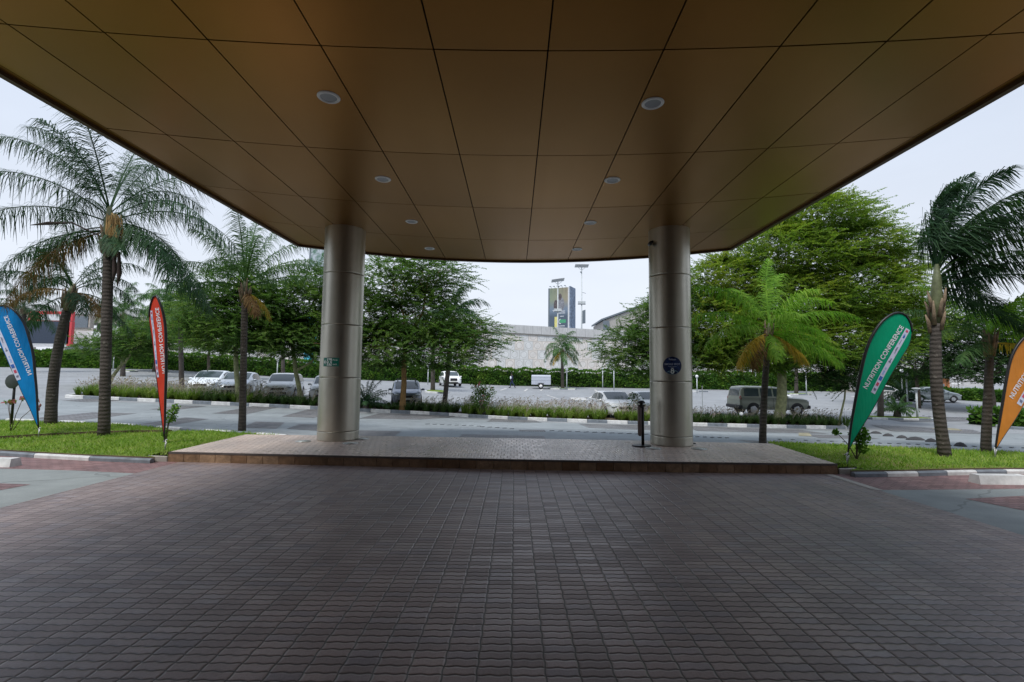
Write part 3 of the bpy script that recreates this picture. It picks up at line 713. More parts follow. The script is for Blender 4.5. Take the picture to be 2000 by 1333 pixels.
# unseen hotel front added behind the camera to block light from the back
hb = empty('unseen_hotel_front', (0, -3.3, 0)); tag(hb, 'unseen dark glazed hotel front added behind the camera to block light', 'building')
M['dglass'] = simple('dark_tinted_glass', (.02, .024, .026), .12, var=.05); M['hw'] = simple('hotel_cladding', (.30, .26, .21), .7)
MB().box((0, -.25, 9.0), (60, .4, 7.0)).build('upper_wall', M['hw'], hb)
for s_ in (-1, 1): MB().box((s_ * 18.4, -.25, 2.73), (23.2, .4, 5.5)).build('wall', M['hw'], hb)
mb = MB(); mb.box((0, -.35, 2.72), (13.6, .02, 5.46)); mb.build('glazing', M['dglass'], hb)
for i in range(9): MB().box((-6.7 + i * 1.675, -.28, 2.72), (.09, .14, 5.46)).build('mullion', M['lip'], hb)
# ------------------------------------------------------------------ vegetation
M['aca'] = leafmat('acacia_leaf', [(.035, .085, .024), (.065, .135, .034), (.105, .18, .044), (.18, .24, .055)], trans=.45, scale=.55)
M['aca2'] = leafmat('acacia_leaf_olive', [(.055, .13, .025), (.11, .20, .03), (.20, .27, .04), (.33, .34, .055)], trans=.48, scale=.45)
M['aca3'] = leafmat('dark_tree_leaf', [(.018, .05, .016), (.03, .075, .02), (.055, .11, .03)], trans=.3, scale=.5)
M['twig'] = simple('twig', (.10, .085, .06), .9, var=.2)
M['abark'] = simple('ochre_acacia_bark', (.26, .155, .06), .9, var=.25, scale=4, bump=.4)
M['fbark'] = simple('pale_green_bark', (.26, .27, .14), .9, var=.28, scale=5, bump=.4)
M['dbark'] = simple('grey_brown_bark', (.11, .09, .07), .95, var=.25, scale=5, bump=.5)
t = NT('palm_bark'); X, Y, Z = t.sep(t.obj()); n1 = t.noise(7, 5, .65); n2 = t.noise(1.2, 4, .6)
rg = t.ma('SINE', t.ma('ADD', t.ma('MULTIPLY', Z, 68), t.ma('MULTIPLY', n1, 5)))
c_ = t.mix(t.ramp(n2, .3, .7), (.052, .045, .04), (.10, .088, .078)); c_ = t.mix(t.ma('MULTIPLY', t.ramp(rg, .5, 1), .2), c_, (.045, .038, .033)); c_ = t.mix(t.ma('MULTIPLY', t.ramp(n1, .6, .7), .6), c_, (.22, .21, .18))
t.bump(t.ma('ADD', t.ma('MULTIPLY', rg, .5), t.ma('MULTIPLY', n1, 3)), .5, .02); M['pbark'] = t.fin(c_, .9, 0, .25)
M['palm'] = leafmat('palm_leaf', [(.03, .08, .03), (.05, .12, .04), (.08, .16, .05), (.12, .20, .06)], trans=.25, scale=1.2)
M['palmdk'] = leafmat('palm_leaf_dark', [(.016, .048, .026), (.03, .075, .034), (.055, .115, .045)], trans=.2, scale=1.2)
M['palmlt'] = leafmat('palm_leaf_bright', [(.07, .17, .02), (.13, .28, .03), (.21, .38, .045), (.36, .46, .08)], trans=.35, scale=1.4)
M['palmye'] = leafmat('palm_leaf_yellow', [(.26, .22, .04), (.46, .31, .045), (.60, .40, .07)], trans=.35, scale=1.4)
M['palmbr'] = leafmat('palm_leaf_dry', [(.10, .055, .028), (.20, .12, .05), (.30, .20, .09)], trans=.2, scale=1.4)
M['shaft'] = simple('green_leaf_base', (.11, .13, .06), .6, var=.25, scale=7)
M['fib'] = simple('dry_leaf_base', (.20, .15, .10), .9, var=.35, scale=9, bump=.5)
WIND = np.array([.32, 0.05, -.02])

def nrm(v): return v / np.maximum(np.linalg.norm(v, axis=-1, keepdims=True), 1e-9)
def sprays(base, dirs, L, leaf=.13, wd=.034, step=.055, droop=.25):
    """feathery twigs: base (N,3), dirs (N,3), L (N,) -> leaflet quads + twig quads"""
    N = len(base); K = int(np.max(L) / step); s = (np.arange(K) + .5) * step
    S = np.broadcast_to(s, (N, K)); ok = S < L[:, None]
    f = S / L[:, None]
    P_ = base[:, None, :] + dirs[:, None, :] * S[..., None]; P_ = P_ + np.array([0, 0, -1.0]) * (droop * f**2 * L[:, None] * .5)[..., None]
    up = np.array([0, 0, 1.0]); side = nrm(np.cross(dirs, up) + 1e-6)
    out = []
    roll = RNG.normal(0, .35, (N, 1))
    for sg in (-1, 1):
        sd = side[:, None, :] * sg * np.cos(roll)[..., None] + up * (np.sin(roll) * sg)[..., None]
        d = nrm(sd * .8 + dirs[:, None, :] * .65 + RNG.normal(0, .22, (N, K, 3)))
        ll = (leaf * (1.05 - .55 * f) * RNG.uniform(.6, 1.25, (N, K)))[..., None]
        tip = P_ + d * ll; tip[..., 2] -= ll[..., 0] * .12
        wv = nrm(np.cross(d, up + RNG.normal(0, .45, (N, K, 3)))) * (wd * .5)
        mid = P_ * .45 + tip * .55
        q = np.stack([P_, mid + wv, tip, mid - wv], 2); out.append(q[ok])
    tw = []
    e_ = base + dirs * L[:, None]; e_[:, 2] -= droop * L * .5
    wv = side * .006
    m_ = base + dirs * L[:, None] * .5; m_[:, 2] -= droop * L * .125
    tw.append(np.stack([base - wv, base + wv, m_ + wv, m_ - wv], 1)); tw.append(np.stack([m_ - wv, m_ + wv, e_ + wv * .4, e_ - wv * .4], 1))
    return np.concatenate(out), np.concatenate(tw)

def acacia(name, label, base, lobes, nspray, trunk, tr_r, bark, leafm, group=None, axis_=None, leaf=.15, wd=.05, L=(.6, 1.25), seed=1, limbs=5, wind=.25, step=.05, cat='tree', jit=.16, nd=.55):
    """base: world; lobes: (cx,cy,cz,rx,ry,rz,weight) relative to base; trunk: relative polyline"""
    global RNG
    RNG = np.random.default_rng(seed); rnd = random.Random(seed)
    e_ = empty(name, base); tag(e_, label, cat, group)
    mb = MB(); tp = [Vector(p) for p in trunk]; n_ = len(tp)
    rads = [tr_r * (1 - .35 * i / (n_ - 1)) for i in range(n_)]; rads[0] = tr_r * 1.35
    mb.tube(tp, rads, 14); mb.build('trunk', bark, e_)
    top = tp[-1]; B, D, LL = [], [], []; br = MB()
    W_ = sum(l[6] for l in lobes)
    for l in lobes:
        c = np.array(l[:3]); r_ = np.array(l[3:6]); n = int(nspray * 2.5 * l[6] / W_)
        cc = Vector(l[:3]); mid = top.lerp(cc, .5) + Vector((rnd.uniform(-.3, .3), rnd.uniform(-.3, .3), -.15 * (cc - top).length * .5 + .1))
        rb = tr_r * rnd.uniform(.32, .5)
        br.tube([top - Vector((0, 0, .15)), top.lerp(mid, .5) + Vector((0, 0, .05)), mid, mid.lerp(cc, .6), cc], [rb * 1.15, rb, rb * .8, rb * .55, rb * .3], 7)
        # flat-topped tiers of foliage
        tiers = max(3, int(r_[2] * 2 / .55))
        u = RNG.integers(0, tiers, n); zt = (u + .5) / tiers * 2 - 1 + RNG.normal(0, jit + .25 / tiers, n)
        zt = np.clip(zt, -1, 1); rr = np.sqrt(np.maximum(0.02, 1 - zt**2)) * np.sqrt(RNG.uniform(.02, 1.0, n)); a = RNG.uniform(0, 2*PI, n)
        rr *= 1 + .16 * np.sin(a * 3 + u * 2.1 + seed) + .10 * np.sin(a * 7 + u * 1.3)
        pos = np.stack([np.cos(a) * rr * r_[0], np.sin(a) * rr * r_[1], zt * r_[2] - .18 * rr**2 * r_[2]], 1) + c
        out = nrm(np.stack([np.cos(a) * r_[1], np.sin(a) * r_[0], np.zeros(n)], 1))
        d = nrm(out * .8 + RNG.normal(0, nd, (n, 3)) * np.array([1, 1, .5]) + np.array([wind, 0, .10]))
        B.append(pos); D.append(d); LL.append(RNG.uniform(L[0], L[1], n))
        for k in range(limbs * 2):
            q = pos[rnd.randrange(n)]; q = Vector(q); m2 = cc.lerp(q, .5) + Vector((0, 0, rnd.uniform(-.15, .2)))
            br.tube([mid.lerp(cc, rnd.uniform(.2, 1)), m2, q], [rb * .32, rb * .2, .012], 5, cap=False)
    B = np.concatenate(B); D = np.concatenate(D); LL = np.concatenate(LL)
    lf_, tw_ = sprays(B, D, LL, leaf, wd, step)
    br.build('limb', bark, e_)
    cr = quads('crown', np.concatenate([lf_, tw_]), [leafm, M['twig']], e_)
    mi = np.zeros(len(lf_) + len(tw_), dtype=np.int32); mi[len(lf_):] = 1; cr.data.polygons.foreach_set('material_index', mi)
    return e_
def gb(px, y): p = gd(px, y); return p

bA = gb(788, 25.3); mA = .0268
A_ = acacia('acacia_tree', 'acacia with an ochre trunk standing right of the left column', bA,
    [(-1.0, 0, 3.55, 2.9, 2.6, 1.1, 1.3), (2.0, -.2, 3.5, 2.5, 2.3, 1.15, 1.0), (-2.4, .4, 5.0, 2.4, 2.2, 1.3, 1.0), (.6, .5, 5.2, 3.0, 2.4, 1.3, 1.3), (3.7, .3, 4.1, 1.5, 1.6, .8, .35), (-.8, .3, 6.9, 3.1, 2.4, 1.25, 1.1), (1.2, 0, 7.3, 2.2, 1.9, .8, .6), (-3.4, 0, 3.5, 1.8, 1.8, .9, .4)],
    1850, [(0, 0, -.2), (0, 0, .6), (.04, 0, 1.5), (.0, 0, 2.6), (.1, 0, 3.6)], .17, M['abark'], M['aca'], seed=11)
bB = gb(580, 25.6)
B_ = acacia('acacia_tree', 'acacia with a forked trunk growing between the parked white cars and the left column', bB,
    [(-.4, 0, 3.5, 2.2, 2.0, .9, 1), (.9, .2, 3.9, 1.7, 1.6, 1.0, .8), (-1.6, .2, 4.4, 1.6, 1.6, .9, .6), (-.2, .2, 5.5, 2.4, 2.1, 1.1, 1.1), (.9, .3, 6.5, 1.7, 1.6, .8, .6)],
    1000, [(0.35, 0, -.2), (.15, 0, .9), (-.1, 0, 1.9), (-.18, 0, 2.5), (-.35, 0, 3.3)], .13, M['fbark'], M['aca'], seed=12)
MB().tube([(-.1, 0, 1.85), (.3, 0, 2.05), (.75, .05, 2.35), (1.0, .1, 3.0), (1.05, .1, 3.6)], [.075, .07, .065, .055, .045], 8).build('limb', M['fbark'], B_)
bC = gb(466, 25.0)
acacia('acacia_tree', 'acacia with a pale yellow trunk behind the slender palm by the terrace', bC,
    [(-.6, 0, 3.6, 2.2, 2.0, .9, 1), (1.1, 0, 3.9, 1.7, 1.8, .9, .7), (-1.8, .2, 4.6, 1.9, 1.8, 1.0, .8), (.3, .2, 5.3, 2.2, 2.0, 1.0, .9), (-.6, .2, 6.4, 1.7, 1.7, .8, .6)],
    1000, [(.15, 0, -.2), (.0, 0, .8), (-.15, 0, 1.9), (-.22, 0, 2.8), (-.3, 0, 3.5)], .14, M['fbark'], M['aca'], seed=13)
bD = gb(1524, 25.6)
acacia('fever_tree', 'largest tree, a wide fever tree with a thick pale green trunk behind the beige car', bD,
    [(-.5, 0, 4.3, 3.6, 3.2, 1.3, 1.6), (3.3, .3, 4.6, 3.2, 3.0, 1.3, 1.3), (-2.8, .4, 5.4, 2.6, 2.6, 1.5, 1.2), (1.0, .6, 6.6, 3.8, 3.2, 1.5, 2.0), (4.6, .4, 7.4, 3.2, 2.8, 1.4, 1.5), (-2.4, 1, 7.7, 3.0, 2.6, 1.3, 1.3),
     (1.0, .6, 9.3, 3.6, 3.0, 1.4, 1.8), (4.8, .4, 9.9, 2.3, 2.2, 1.0, .8), (2.6, .4, 11.3, 2.8, 2.4, 1.1, 1.1), (6.9, .4, 5.6, 1.9, 2.0, 1.2, .7), (-3.2, 0, 3.7, 1.7, 1.7, .7, .5), (6.9, .4, 8.7, 1.3, 1.6, .8, .3)],
    6600, [(-.35, 0, -.3), (-.1, 0, .5), (.05, 0, 1.4), (.08, 0, 2.4), (.1, 0, 3.0)], .30, M['fbark'], M['aca2'], seed=14, wind=.45, limbs=6, L=(.6, 1.1), jit=.4, nd=.75)
bE = gb(1250, 25.4)
acacia('acacia_tree', 'leaning acacia whose pale trunk disappears behind the right column', bE,
    [(.6, .8, 3.3, 2.1, 2.0, .85, 1), (-.3, 1, 4.1, 1.8, 1.8, .9, .7), (1.5, 1, 5.2, 2.1, 1.9, 1.2, 1.1), (2.6, 1, 3.9, 1.9, 1.8, 1.1, .8), (2.0, 1, 6.3, 1.7, 1.7, .8, .6)],
    900, [(.15, 0, -.2), (.45, .1, .5), (.9, .3, 1.3), (1.1, .6, 2.2), (1.1, .8, 2.8)], .13, M['fbark'], M['aca'], seed=15)
bF = gb(1632, 25.2)
acacia('young_acacia', 'thin sparse young acacia left of the green flag', bF,
    [(.2, 0, 2.5, 1.3, 1.1, .5, 1), (.9, 0, 3.0, 1.2, 1.2, .5, .8), (-.8, 0, 2.7, .9, .9, .4, .4)],
    150, [(0, 0, -.1), (.2, 0, .7), (.42, 0, 1.5), (.5, 0, 2.2)], .055, M['fbark'], M['aca3'], seed=16)
bG = gb(211, 33)
acacia('acacia_tree', 'small spreading acacia with a slanting yellow trunk by the far hedge, left', bG,
    [(1.6, 0, 2.9, 2.4, 2.2, .9, 1), (-.6, 0, 2.7, 1.6, 1.6, .6, .5), (2.4, 0, 3.6, 1.9, 2.0, .8, .6)],
    420, [(0, 0, -.1), (.35, 0, .7), (.75, 0, 1.3), (1.1, 0, 1.7)], .12, M['fbark'], M['aca'], seed=17, leaf=.17, wd=.05)
# trees farther off
far = [('shade_tree', 'dark green tree far behind the gap between the blue and red flags', 300, 57, [(0, 0, 4.2, 4, 3, 1.8, 1), (2.5, 0, 5.0, 3, 3, 1.5, .7), (-2.6, 0, 3.6, 2.6, 2.6, 1.3, .5)], 600, 'aca3'),
       ('shade_tree', 'olive tree in front of the pale wall, left of the slender palm', 405, 50, [(0, 0, 4.6, 3.6, 3, 1.6, 1), (-2, 0, 5.8, 2.8, 3, 1.4, .7), (2.2, 0, 3.8, 2.6, 2.6, 1.2, .5)], 650, 'aca2'),
       ('shade_tree', 'dark tree beyond the car park, right of the green flag', 1790, 42, [(0, 0, 4.2, 3.8, 3, 1.7, 1), (3.6, 0, 4.6, 3.2, 3, 1.6, .9), (-2.2, 0, 6.4, 2.8, 3, 1.5, .7), (2.6, 0, 7.6, 3.4, 3, 1.6, .9)], 1100, 'aca3'),
       ('shade_tree', 'dense dark tree behind the two rightmost palms', 1935, 38, [(0, 0, 3.9, 3.6, 3, 1.5, 1), (3.4, 0, 4.6, 3.2, 3, 1.7, .9), (0, 0, 6.3, 3.6, 3, 1.6, 1), (3.4, 0, 7.3, 3.0, 3, 1.4, .7)], 1200, 'aca3'),
       ('shade_tree', 'light green tree at the right end of the hedge', 1700, 60, [(0, 0, 4.2, 3.4, 3, 1.5, 1), (3, 0, 5.4, 3, 3, 1.4, .8)], 420, 'aca')]
for i, (nm, lb, px, y, lob, ns, mt) in enumerate(far):
    acacia(nm, lb, gb(px, y), [l[:3] + l[3:] for l in lob], ns, [(0, 0, -.2), (.1, 0, 1), (0, 0, 2.2), (.1, 0, 3)], .17, M['dbark'], M[mt], 'shade trees round the far edge of the car park', seed=30 + i, leaf=.2, wd=.07, step=.08, L=(.7, 1.4), limbs=3)

# ---- palms
def frond(base, az, el, L, droop, wind=(0, 0, 0), nl=46, ll=.55, lw=.030, seed=0, fan=.35):
    r_ = np.random.default_rng(seed); n = 16; p = np.array(base, float); ce = math.cos(el)
    d = np.array([math.cos(az) * ce, math.sin(az) * ce, math.sin(el)]); pts = [p.copy()]; tg = [d.copy()]; ds = L / n
    for i in range(n):
        s_ = (i + 1) / n
        d = d + np.array([0, 0, -1.0]) * droop * ds * (.35 + 1.1 * s_) + np.array(wind) * ds * (.4 + s_); d = d / np.linalg.norm(d)
        p = p + d * ds; pts.append(p.copy()); tg.append(d.copy())
    pts = np.array(pts); tg = np.array(tg)
    u = np.linspace(.17, .995, nl); idx = u * n; i0 = np.minimum(idx.astype(int), n - 1); f = (idx - i0)[:, None]
    Pp = pts[i0] * (1 - f) + pts[i0 + 1] * f; T = nrm(tg[i0] * (1 - f) + tg[i0 + 1] * f)
    sd = np.array([-math.sin(az), math.cos(az), 0.0]); side = nrm(np.cross(T, np.cross(sd, T))); upv = nrm(np.cross(T, side)); upv = upv * np.sign(upv[:, 2:3] + 1e-6)
    Q = []
    for sg in (-1, 1):
        for rep in range(1):
            upr = r_.uniform(-.55, fan, (nl, 1)); d = nrm(side * sg * .95 + T * (.35 + .5 * u[:, None]) + upv * upr + np.array([0, 0, -.28]) + np.array(wind) * 1.5 + r_.normal(0, .15, (nl, 3)))
            lf = (ll * (np.sin(PI * np.clip(.12 + .80 * u, 0, 1)) ** .7) * r_.uniform(.65, 1.2, nl))[:, None]
            m = Pp + d * lf * .42; d2 = nrm(d + np.array([0, 0, -1.0]) * r_.uniform(.8, 2.0, (nl, 1)) + np.array(wind) * 1.6); e = m + d2 * lf * .62
            wv = nrm(np.cross(d, upv) + 1e-6) * lw * .5 
            Q.append(np.stack([Pp - wv * .7, Pp + wv * .7, m + wv, m - wv], 1)); Q.append(np.stack([m - wv, m + wv, e + wv * .2, e - wv * .2], 1))
    # rachis as a thin cross strip
    wr = np.linspace(.028, .006, n + 1)[:, None]; sN = np.array([-math.sin(az), math.cos(az), 0.0]) * wr; uN = np.array([0, 0, 1.0]) * wr * .7
    for o_ in (sN, uN):
        Q.append(np.stack([pts[:-1] - o_[:-1], pts[:-1] + o_[:-1], pts[1:] + o_[1:], pts[1:] - o_[1:]], 1))
    return np.concatenate(Q)
def palm(label, base, top, r0, r1, fronds, leafm='palm', ll=.55, lw=.03, nl=46, wind=(0, 0, 0), shaft=.9, seed=1, group=None, extra=None, bend=(0, 0), name='palm_tree'):
    """top: crown base relative to base; fronds: (azimuth deg 0=right 90=away, elevation, length, droop[, material])"""
    e_ = empty(name, base); tag(e_, label, 'palm', group)
    tp = Vector(top); pts = []; rd = []; n = 14
    for i in range(n + 1):
        u = i / n; p = tp * u + Vector((bend[0], bend[1], 0)) * math.sin(PI * u); pts.append(p - (Vector((0, 0, .25)) if i == 0 else Vector()))
        rd.append((r0 * (1 - u) + r1 * u) * (1 + .14 * math.exp(-u * 16)) * (1 + random.uniform(-.03, .03)))
    MB().tube(pts, rd, 18).build('trunk', M['pbark'], e_)
    dr = (pts[-1] - pts[-2]).normalized()
    mb = MB(); cb = tp + dr * shaft
    mb.tube([tp - dr * .05, tp + dr * shaft * .3, tp + dr * shaft * .7, cb], [r1 * 1.02, r1 * 1.25, r1 * .9, r1 * .4], 14, 0)
    rnd = random.Random(seed)
    for k in range(11):                                                   # old leaf bases wrapped round the shaft
        a = k * 2.4 + .4; h0 = shaft * (-.25 + .5 * k / 11); o_ = Vector((math.cos(a), math.sin(a), 0))
        q0 = tp + dr * h0 + o_ * r1 * .9; q1 = q0 + dr * .25 + o_ * r1 * .5; q2 = q0 + dr * rnd.uniform(.38, .6) + o_ * r1 * rnd.uniform(.6, 1.3)
        mb.tube([q0, q1, q2], [r1 * .5, r1 * .38, .012], 6, 1)
    mb.build('leaf_bases', [M['shaft'], M['fib']], e_)
    groups = {}
    for k, fr_ in enumerate(fronds):
        az, el, L_, dp = fr_[:4]; mt = fr_[4] if len(fr_) > 4 else leafm
        st = tp + dr * shaft * (.45 + .5 * max(0, math.sin(R(el))))
        groups.setdefault(mt, []).append(frond(np.array(st), R(az), R(el), L_, dp, wind, int(nl * 1.75), 1.25 * ll * (L_ / 3.2) ** .5, lw * .62, seed * 100 + k))
    for mt, q in groups.items():
        quads({'palmye': 'yellow_fronds', 'palmbr': 'dry_fronds'}.get(mt, 'crown'), np.concatenate(q), M[mt], e_)
    if extra: extra(e_, tp, dr)
    return e_
def ring(n, el0, el1, L_, dp, seed=0, mt=None, az0=0):
    r_ = random.Random(seed); out_ = []
    for k in range(n):
        u = (k + .5) / n; az = az0 + k * 137.5 + r_.uniform(-12, 12); el = el1 + (el0 - el1) * u + r_.uniform(-6, 6)
        out_.append((az, el, L_ * r_.uniform(.85, 1.1), dp * r_.uniform(.8, 1.2)) + ((mt,) if mt else ()))
    return out_
def rel(px, py, base): p = P(px, py, base.y); return (p.x - base.x, 0, p.z - base.z)

# P1: big palm on the left lawn
b = gp(203, 851, LT); b.z = LT
def flower(e_, tp, dr):
    mb = MB(); rnd = random.Random(3)
    o_ = tp + Vector((.35, -.3, .75))
    for k in range(120):
        a = rnd.uniform(0, 2*PI); r_ = .16 * math.sqrt(rnd.random()); p0 = o_ + Vector((r_ * math.cos(a), r_ * math.sin(a), rnd.uniform(-.15, .1))); l_ = rnd.uniform(.4, .8)
        mb.tube([p0, p0 + Vector((r_ * .3 * math.cos(a) + .03, 0, -l_ * .5)), p0 + Vector((.05, 0, -l_))], [.012, .011, .006], 4, cap=False)
    mb.tube([tp + Vector((0, 0, .5)), tp + Vector((.2, -.2, .9)), o_], [.035, .03, .03], 6); mb.build('flower_cluster', simple('ochre_flower_strands', (.40, .26, .10), .8, var=.25), e_)
    mb = MB()
    for x_, z_, l_ in ((.42, -.15, .85), (.30, -.1, .75)):
        mb.tube([tp + Vector((.05, -.1, .1)), tp + Vector((x_ * .6, -.15, .08)), tp + Vector((x_, -.18, -.1)), tp + Vector((x_ + .05, -.18, -.1 - l_ * .6)), tp + Vector((x_ + .02, -.18, -.1 - l_))], [.02, .022, .03, .055, .008], 7)
    mb.tube([tp + Vector((-.05, -.15, .3)), tp + Vector((-.7, -.3, .62)), tp + Vector((-1.3, -.3, .60)), tp + Vector((-1.75, -.3, .55))], [.018, .02, .045, .008], 7)
    mb.build('seed_pod', simple('dark_woody_pod', (.07, .05, .045), .8), e_)
palm('tallest left palm with an ochre flower cluster on the front lawn', b, rel(212, 490, b), .118, .112,
     [(172, 60, 3.9, .34), (150, 38, 3.7, .42), (186, 22, 3.6, .34), (200, 40, 3.4, .45), (160, 8, 3.2, .30), (205, -22, 2.9, .55, 'palmbr'), (215, -8, 3.1, .62), (190, -5, 2.4, .80), (92, 74, 3.6, .30), (60, 66, 3.5, .34), (270, 70, 3.2, .36),
      (10, 50, 3.3, .50), (350, 30, 3.1, .50), (340, 6, 3.3, .62), (15, -2, 3.0, .7), (120, 34, 2.8, .6), (320, -20, 1.5, .3), (75, 20, 2.4, .8), (3, 24, 3.7, .46), (352, 0, 3.7, .5), (8, -14, 3.4, .42), (80, 52, 3.2, .5), (112, 62, 3.4, .4), (255, 64, 2.4, .6), (200, 58, 3.0, .5)],
     'palmdk', ll=.66, lw=.028, nl=60, wind=(.03, 0, 0), shaft=1.15, seed=2, extra=flower)
# P2: leaning palm left of it
b = gp(99, 828, LT + .06); b.z = LT + .06
palm('leaning palm with a thick ragged trunk behind the blue flag', b, rel(133, 600, b), .142, .11,
     ring(9, 65, -10, 2.0, .75, 4, None, 40) + [(175, 62, 2.4, .9), (160, 45, 2.3, 1.1), (20, 55, 2.2, .9), (5, 30, 2.0, 1.0), (200, 20, 1.8, 1.2, 'palmbr'), (340, 10, 1.7, 1.1, 'palmbr')], 'palmdk', ll=.5, nl=40, seed=5, bend=(-.12, 0), shaft=.7)
# P3: slender palm by the terrace
b = gp(473, 838, LT); b.z = LT
palm('slender palm at the back corner of the terrace, left of the left column', b, rel(478, 590, b), .10, .085,
     [(175, 66, 2.6, .55), (150, 50, 2.5, .6), (195, 40, 2.4, .62), (182, 20, 2.0, .55), (20, 60, 2.5, .6), (355, 38, 2.5, .42), (10, 24, 2.4, .30), (35, 45, 2.4, .55), (90, 80, 2.5, .4), (270, 78, 2.4, .4), (60, 72, 2.4, .5), (120, 70, 2.5, .5), (230, 60, 2.0, .6), (310, 55, 2.0, .6), (15, -20, 1.1, 1.4, 'palmye'), (330, -25, 1.0, 1.5, 'palmbr')],
     'palm', ll=.5, nl=46, seed=6, shaft=.65)
# P8: bright palm right of the right column
b = Vector(gd(1486, 12.75)); b.z = TZ - .12
palm('bright green palm with yellowing lower fronds right of the right column', b, rel(1500, 668, b), .088, .07,
     [(172, 52, 2.2, .62), (160, 34, 2.2, .6), (190, 18, 2.1, .7), (200, -12, 1.5, .95, 'palmye'), (215, -25, 1.3, 1.0, 'palmbr'), (250, -15, 1.2, 1.0), (60, 70, 2.3, .62), (85, 78, 2.1, .5), (15, 50, 2.3, .6), (350, 32, 2.3, .48), (25, 22, 2.3, .5), (5, 5, 2.2, .45), (335, -8, 1.9, .55), (320, -25, 1.2, .9, 'palmye'), (345, -30, 1.15, .9, 'palmye'), (290, 55, 1.6, .8), (120, 60, 2.0, .7), (270, 35, 1.4, .9), (0, -12, 2.0, .35)],
     'palmlt', ll=.5, nl=46, wind=(.14, 0, 0), seed=7, shaft=.5, bend=(-.02, 0))
# P9: wind-blown palm
b = gp(1846, 891, LT); b.z = LT
palm('wind-blown palm with a slanting trunk right of the green flag', b, rel(1828, 628, b), .112, .095,
     [(95, 84, 2.7, .3), (80, 78, 2.8, .3), (60, 70, 2.8, .35), (30, 62, 2.9, .4), (10, 55, 2.9, .42, 'palm'), (350, 45, 2.9, .3, 'palm'), (20, 35, 2.9, .22, 'palm'), (5, 26, 2.8, .22), (340, 18, 2.6, .35), (30, 12, 2.6, .4), (120, 80, 2.4, .4), (150, 84, 2.2, .5), (270, 78, 2.5, .4), (300, 66, 2.6, .4), (325, 60, 2.6, .4), (50, 48, 2.8, .35), (0, 0, 2.0, .7), (45, 25, 2.6, .4), (0, 68, 2.8, .35, 'palm'), (15, 44, 2.9, .3), (35, 30, 2.8, .26, 'palm'), (355, 60, 2.7, .38), (75, 60, 2.6, .4), (340, 30, 2.6, .3)],
     'palmdk', ll=.62, lw=.032, nl=56, wind=(.42, 0, .06), seed=8, shaft=1.25, bend=(-.08, 0))
# P10
b = gp(1925, 882, LT); b.z = LT
palm('shorter palm left of the orange flag', b, rel(1933, 690, b), .095, .072,
     [(170, 40, 2.0, .6, 'palm'), (190, 25, 1.9, .6, 'palm'), (90, 75, 2.0, .5), (20, 55, 2.1, .5), (0, 35, 2.0, .5), (350, 20, 2.0, .5), (200, 5, 1.4, .8, 'palm'), (40, 40, 2.0, .5), (140, 60, 1.9, .6), (310, 50, 1.7, .6), (270, 60, 1.6, .6), (0, 5, 1.6, .6, 'palmye')],
     'palmlt', ll=.45, nl=38, wind=(.2, 0, 0), seed=9, shaft=.45)
# palms farther away
def fpalm(label, px, y, tpx, tpy, L_, n, mt, seed, r0=.17, wind=(.05, 0, 0), ye=0):
    b_ = gb(px, y); t_ = rel(tpx, tpy, b_)
    fr = ring(n + 4, 84, -10, L_, 2.3 / L_, seed)
    if ye: fr += [(180 + 20 * k if k % 2 else -15 * k, -25, L_ * .75, 2.2 / L_, 'palmye') for k in range(ye)]
    return palm(label, b_, t_, r0, r0 * .8, fr, mt, ll=.7, lw=.065, nl=30, wind=wind, shaft=.8, seed=seed, group='palms around the car park')
fpalm('palm with a straight grey trunk between the red flag and the slender palm', 357, 31, 352, 618, 2.6, 16, 'palm', 21, .15)
fpalm('palm rising behind the tall left palm, near the white roofed building', 240, 46, 241, 625, 3.2, 16, 'palm', 22, .2)
fpalm('dark feathery palm at the far left above the blue flag', 47, 48, 47, 612, 3.6, 18, 'palmdk', 23, .2)
fpalm('drooping palm left of the red flag, in front of the pale wall', 322, 52, 322, 610, 3.4, 16, 'palm', 24, .22)
fpalm('single palm against the patterned wall, right of the grey trailer', 1099, 57.5, 1098, 692, 2.9, 15, 'palm', 25, .2, (.12, 0, 0), 2)
fpalm('palm hidden among the acacia leaves, its dark trunk left of the white off-road car', 869, 31, 884, 640, 2.6, 14, 'palmdk', 26, .16, (.25, 0, 0))
fpalm('palm standing on the small grass island behind the dark car', 846, 44, 846, 640, 2.8, 12, 'palmdk', 27, .2)
fpalm('palm behind the forked acacia, before the hedge', 553, 50, 553, 640, 2.8, 12, 'palmdk', 28, .2)
fpalm('palm on the kerbed traffic island, beside the low cycad', 1716, 31.5, 1722, 640, 2.4, 14, 'palmdk', 29, .17, (.2, 0, 0))
fpalm('palm before the hedge, seen between the big tree trunk and the globe lamps', 1554, 56, 1556, 660, 2.8, 12, 'palmdk', 30, .2)

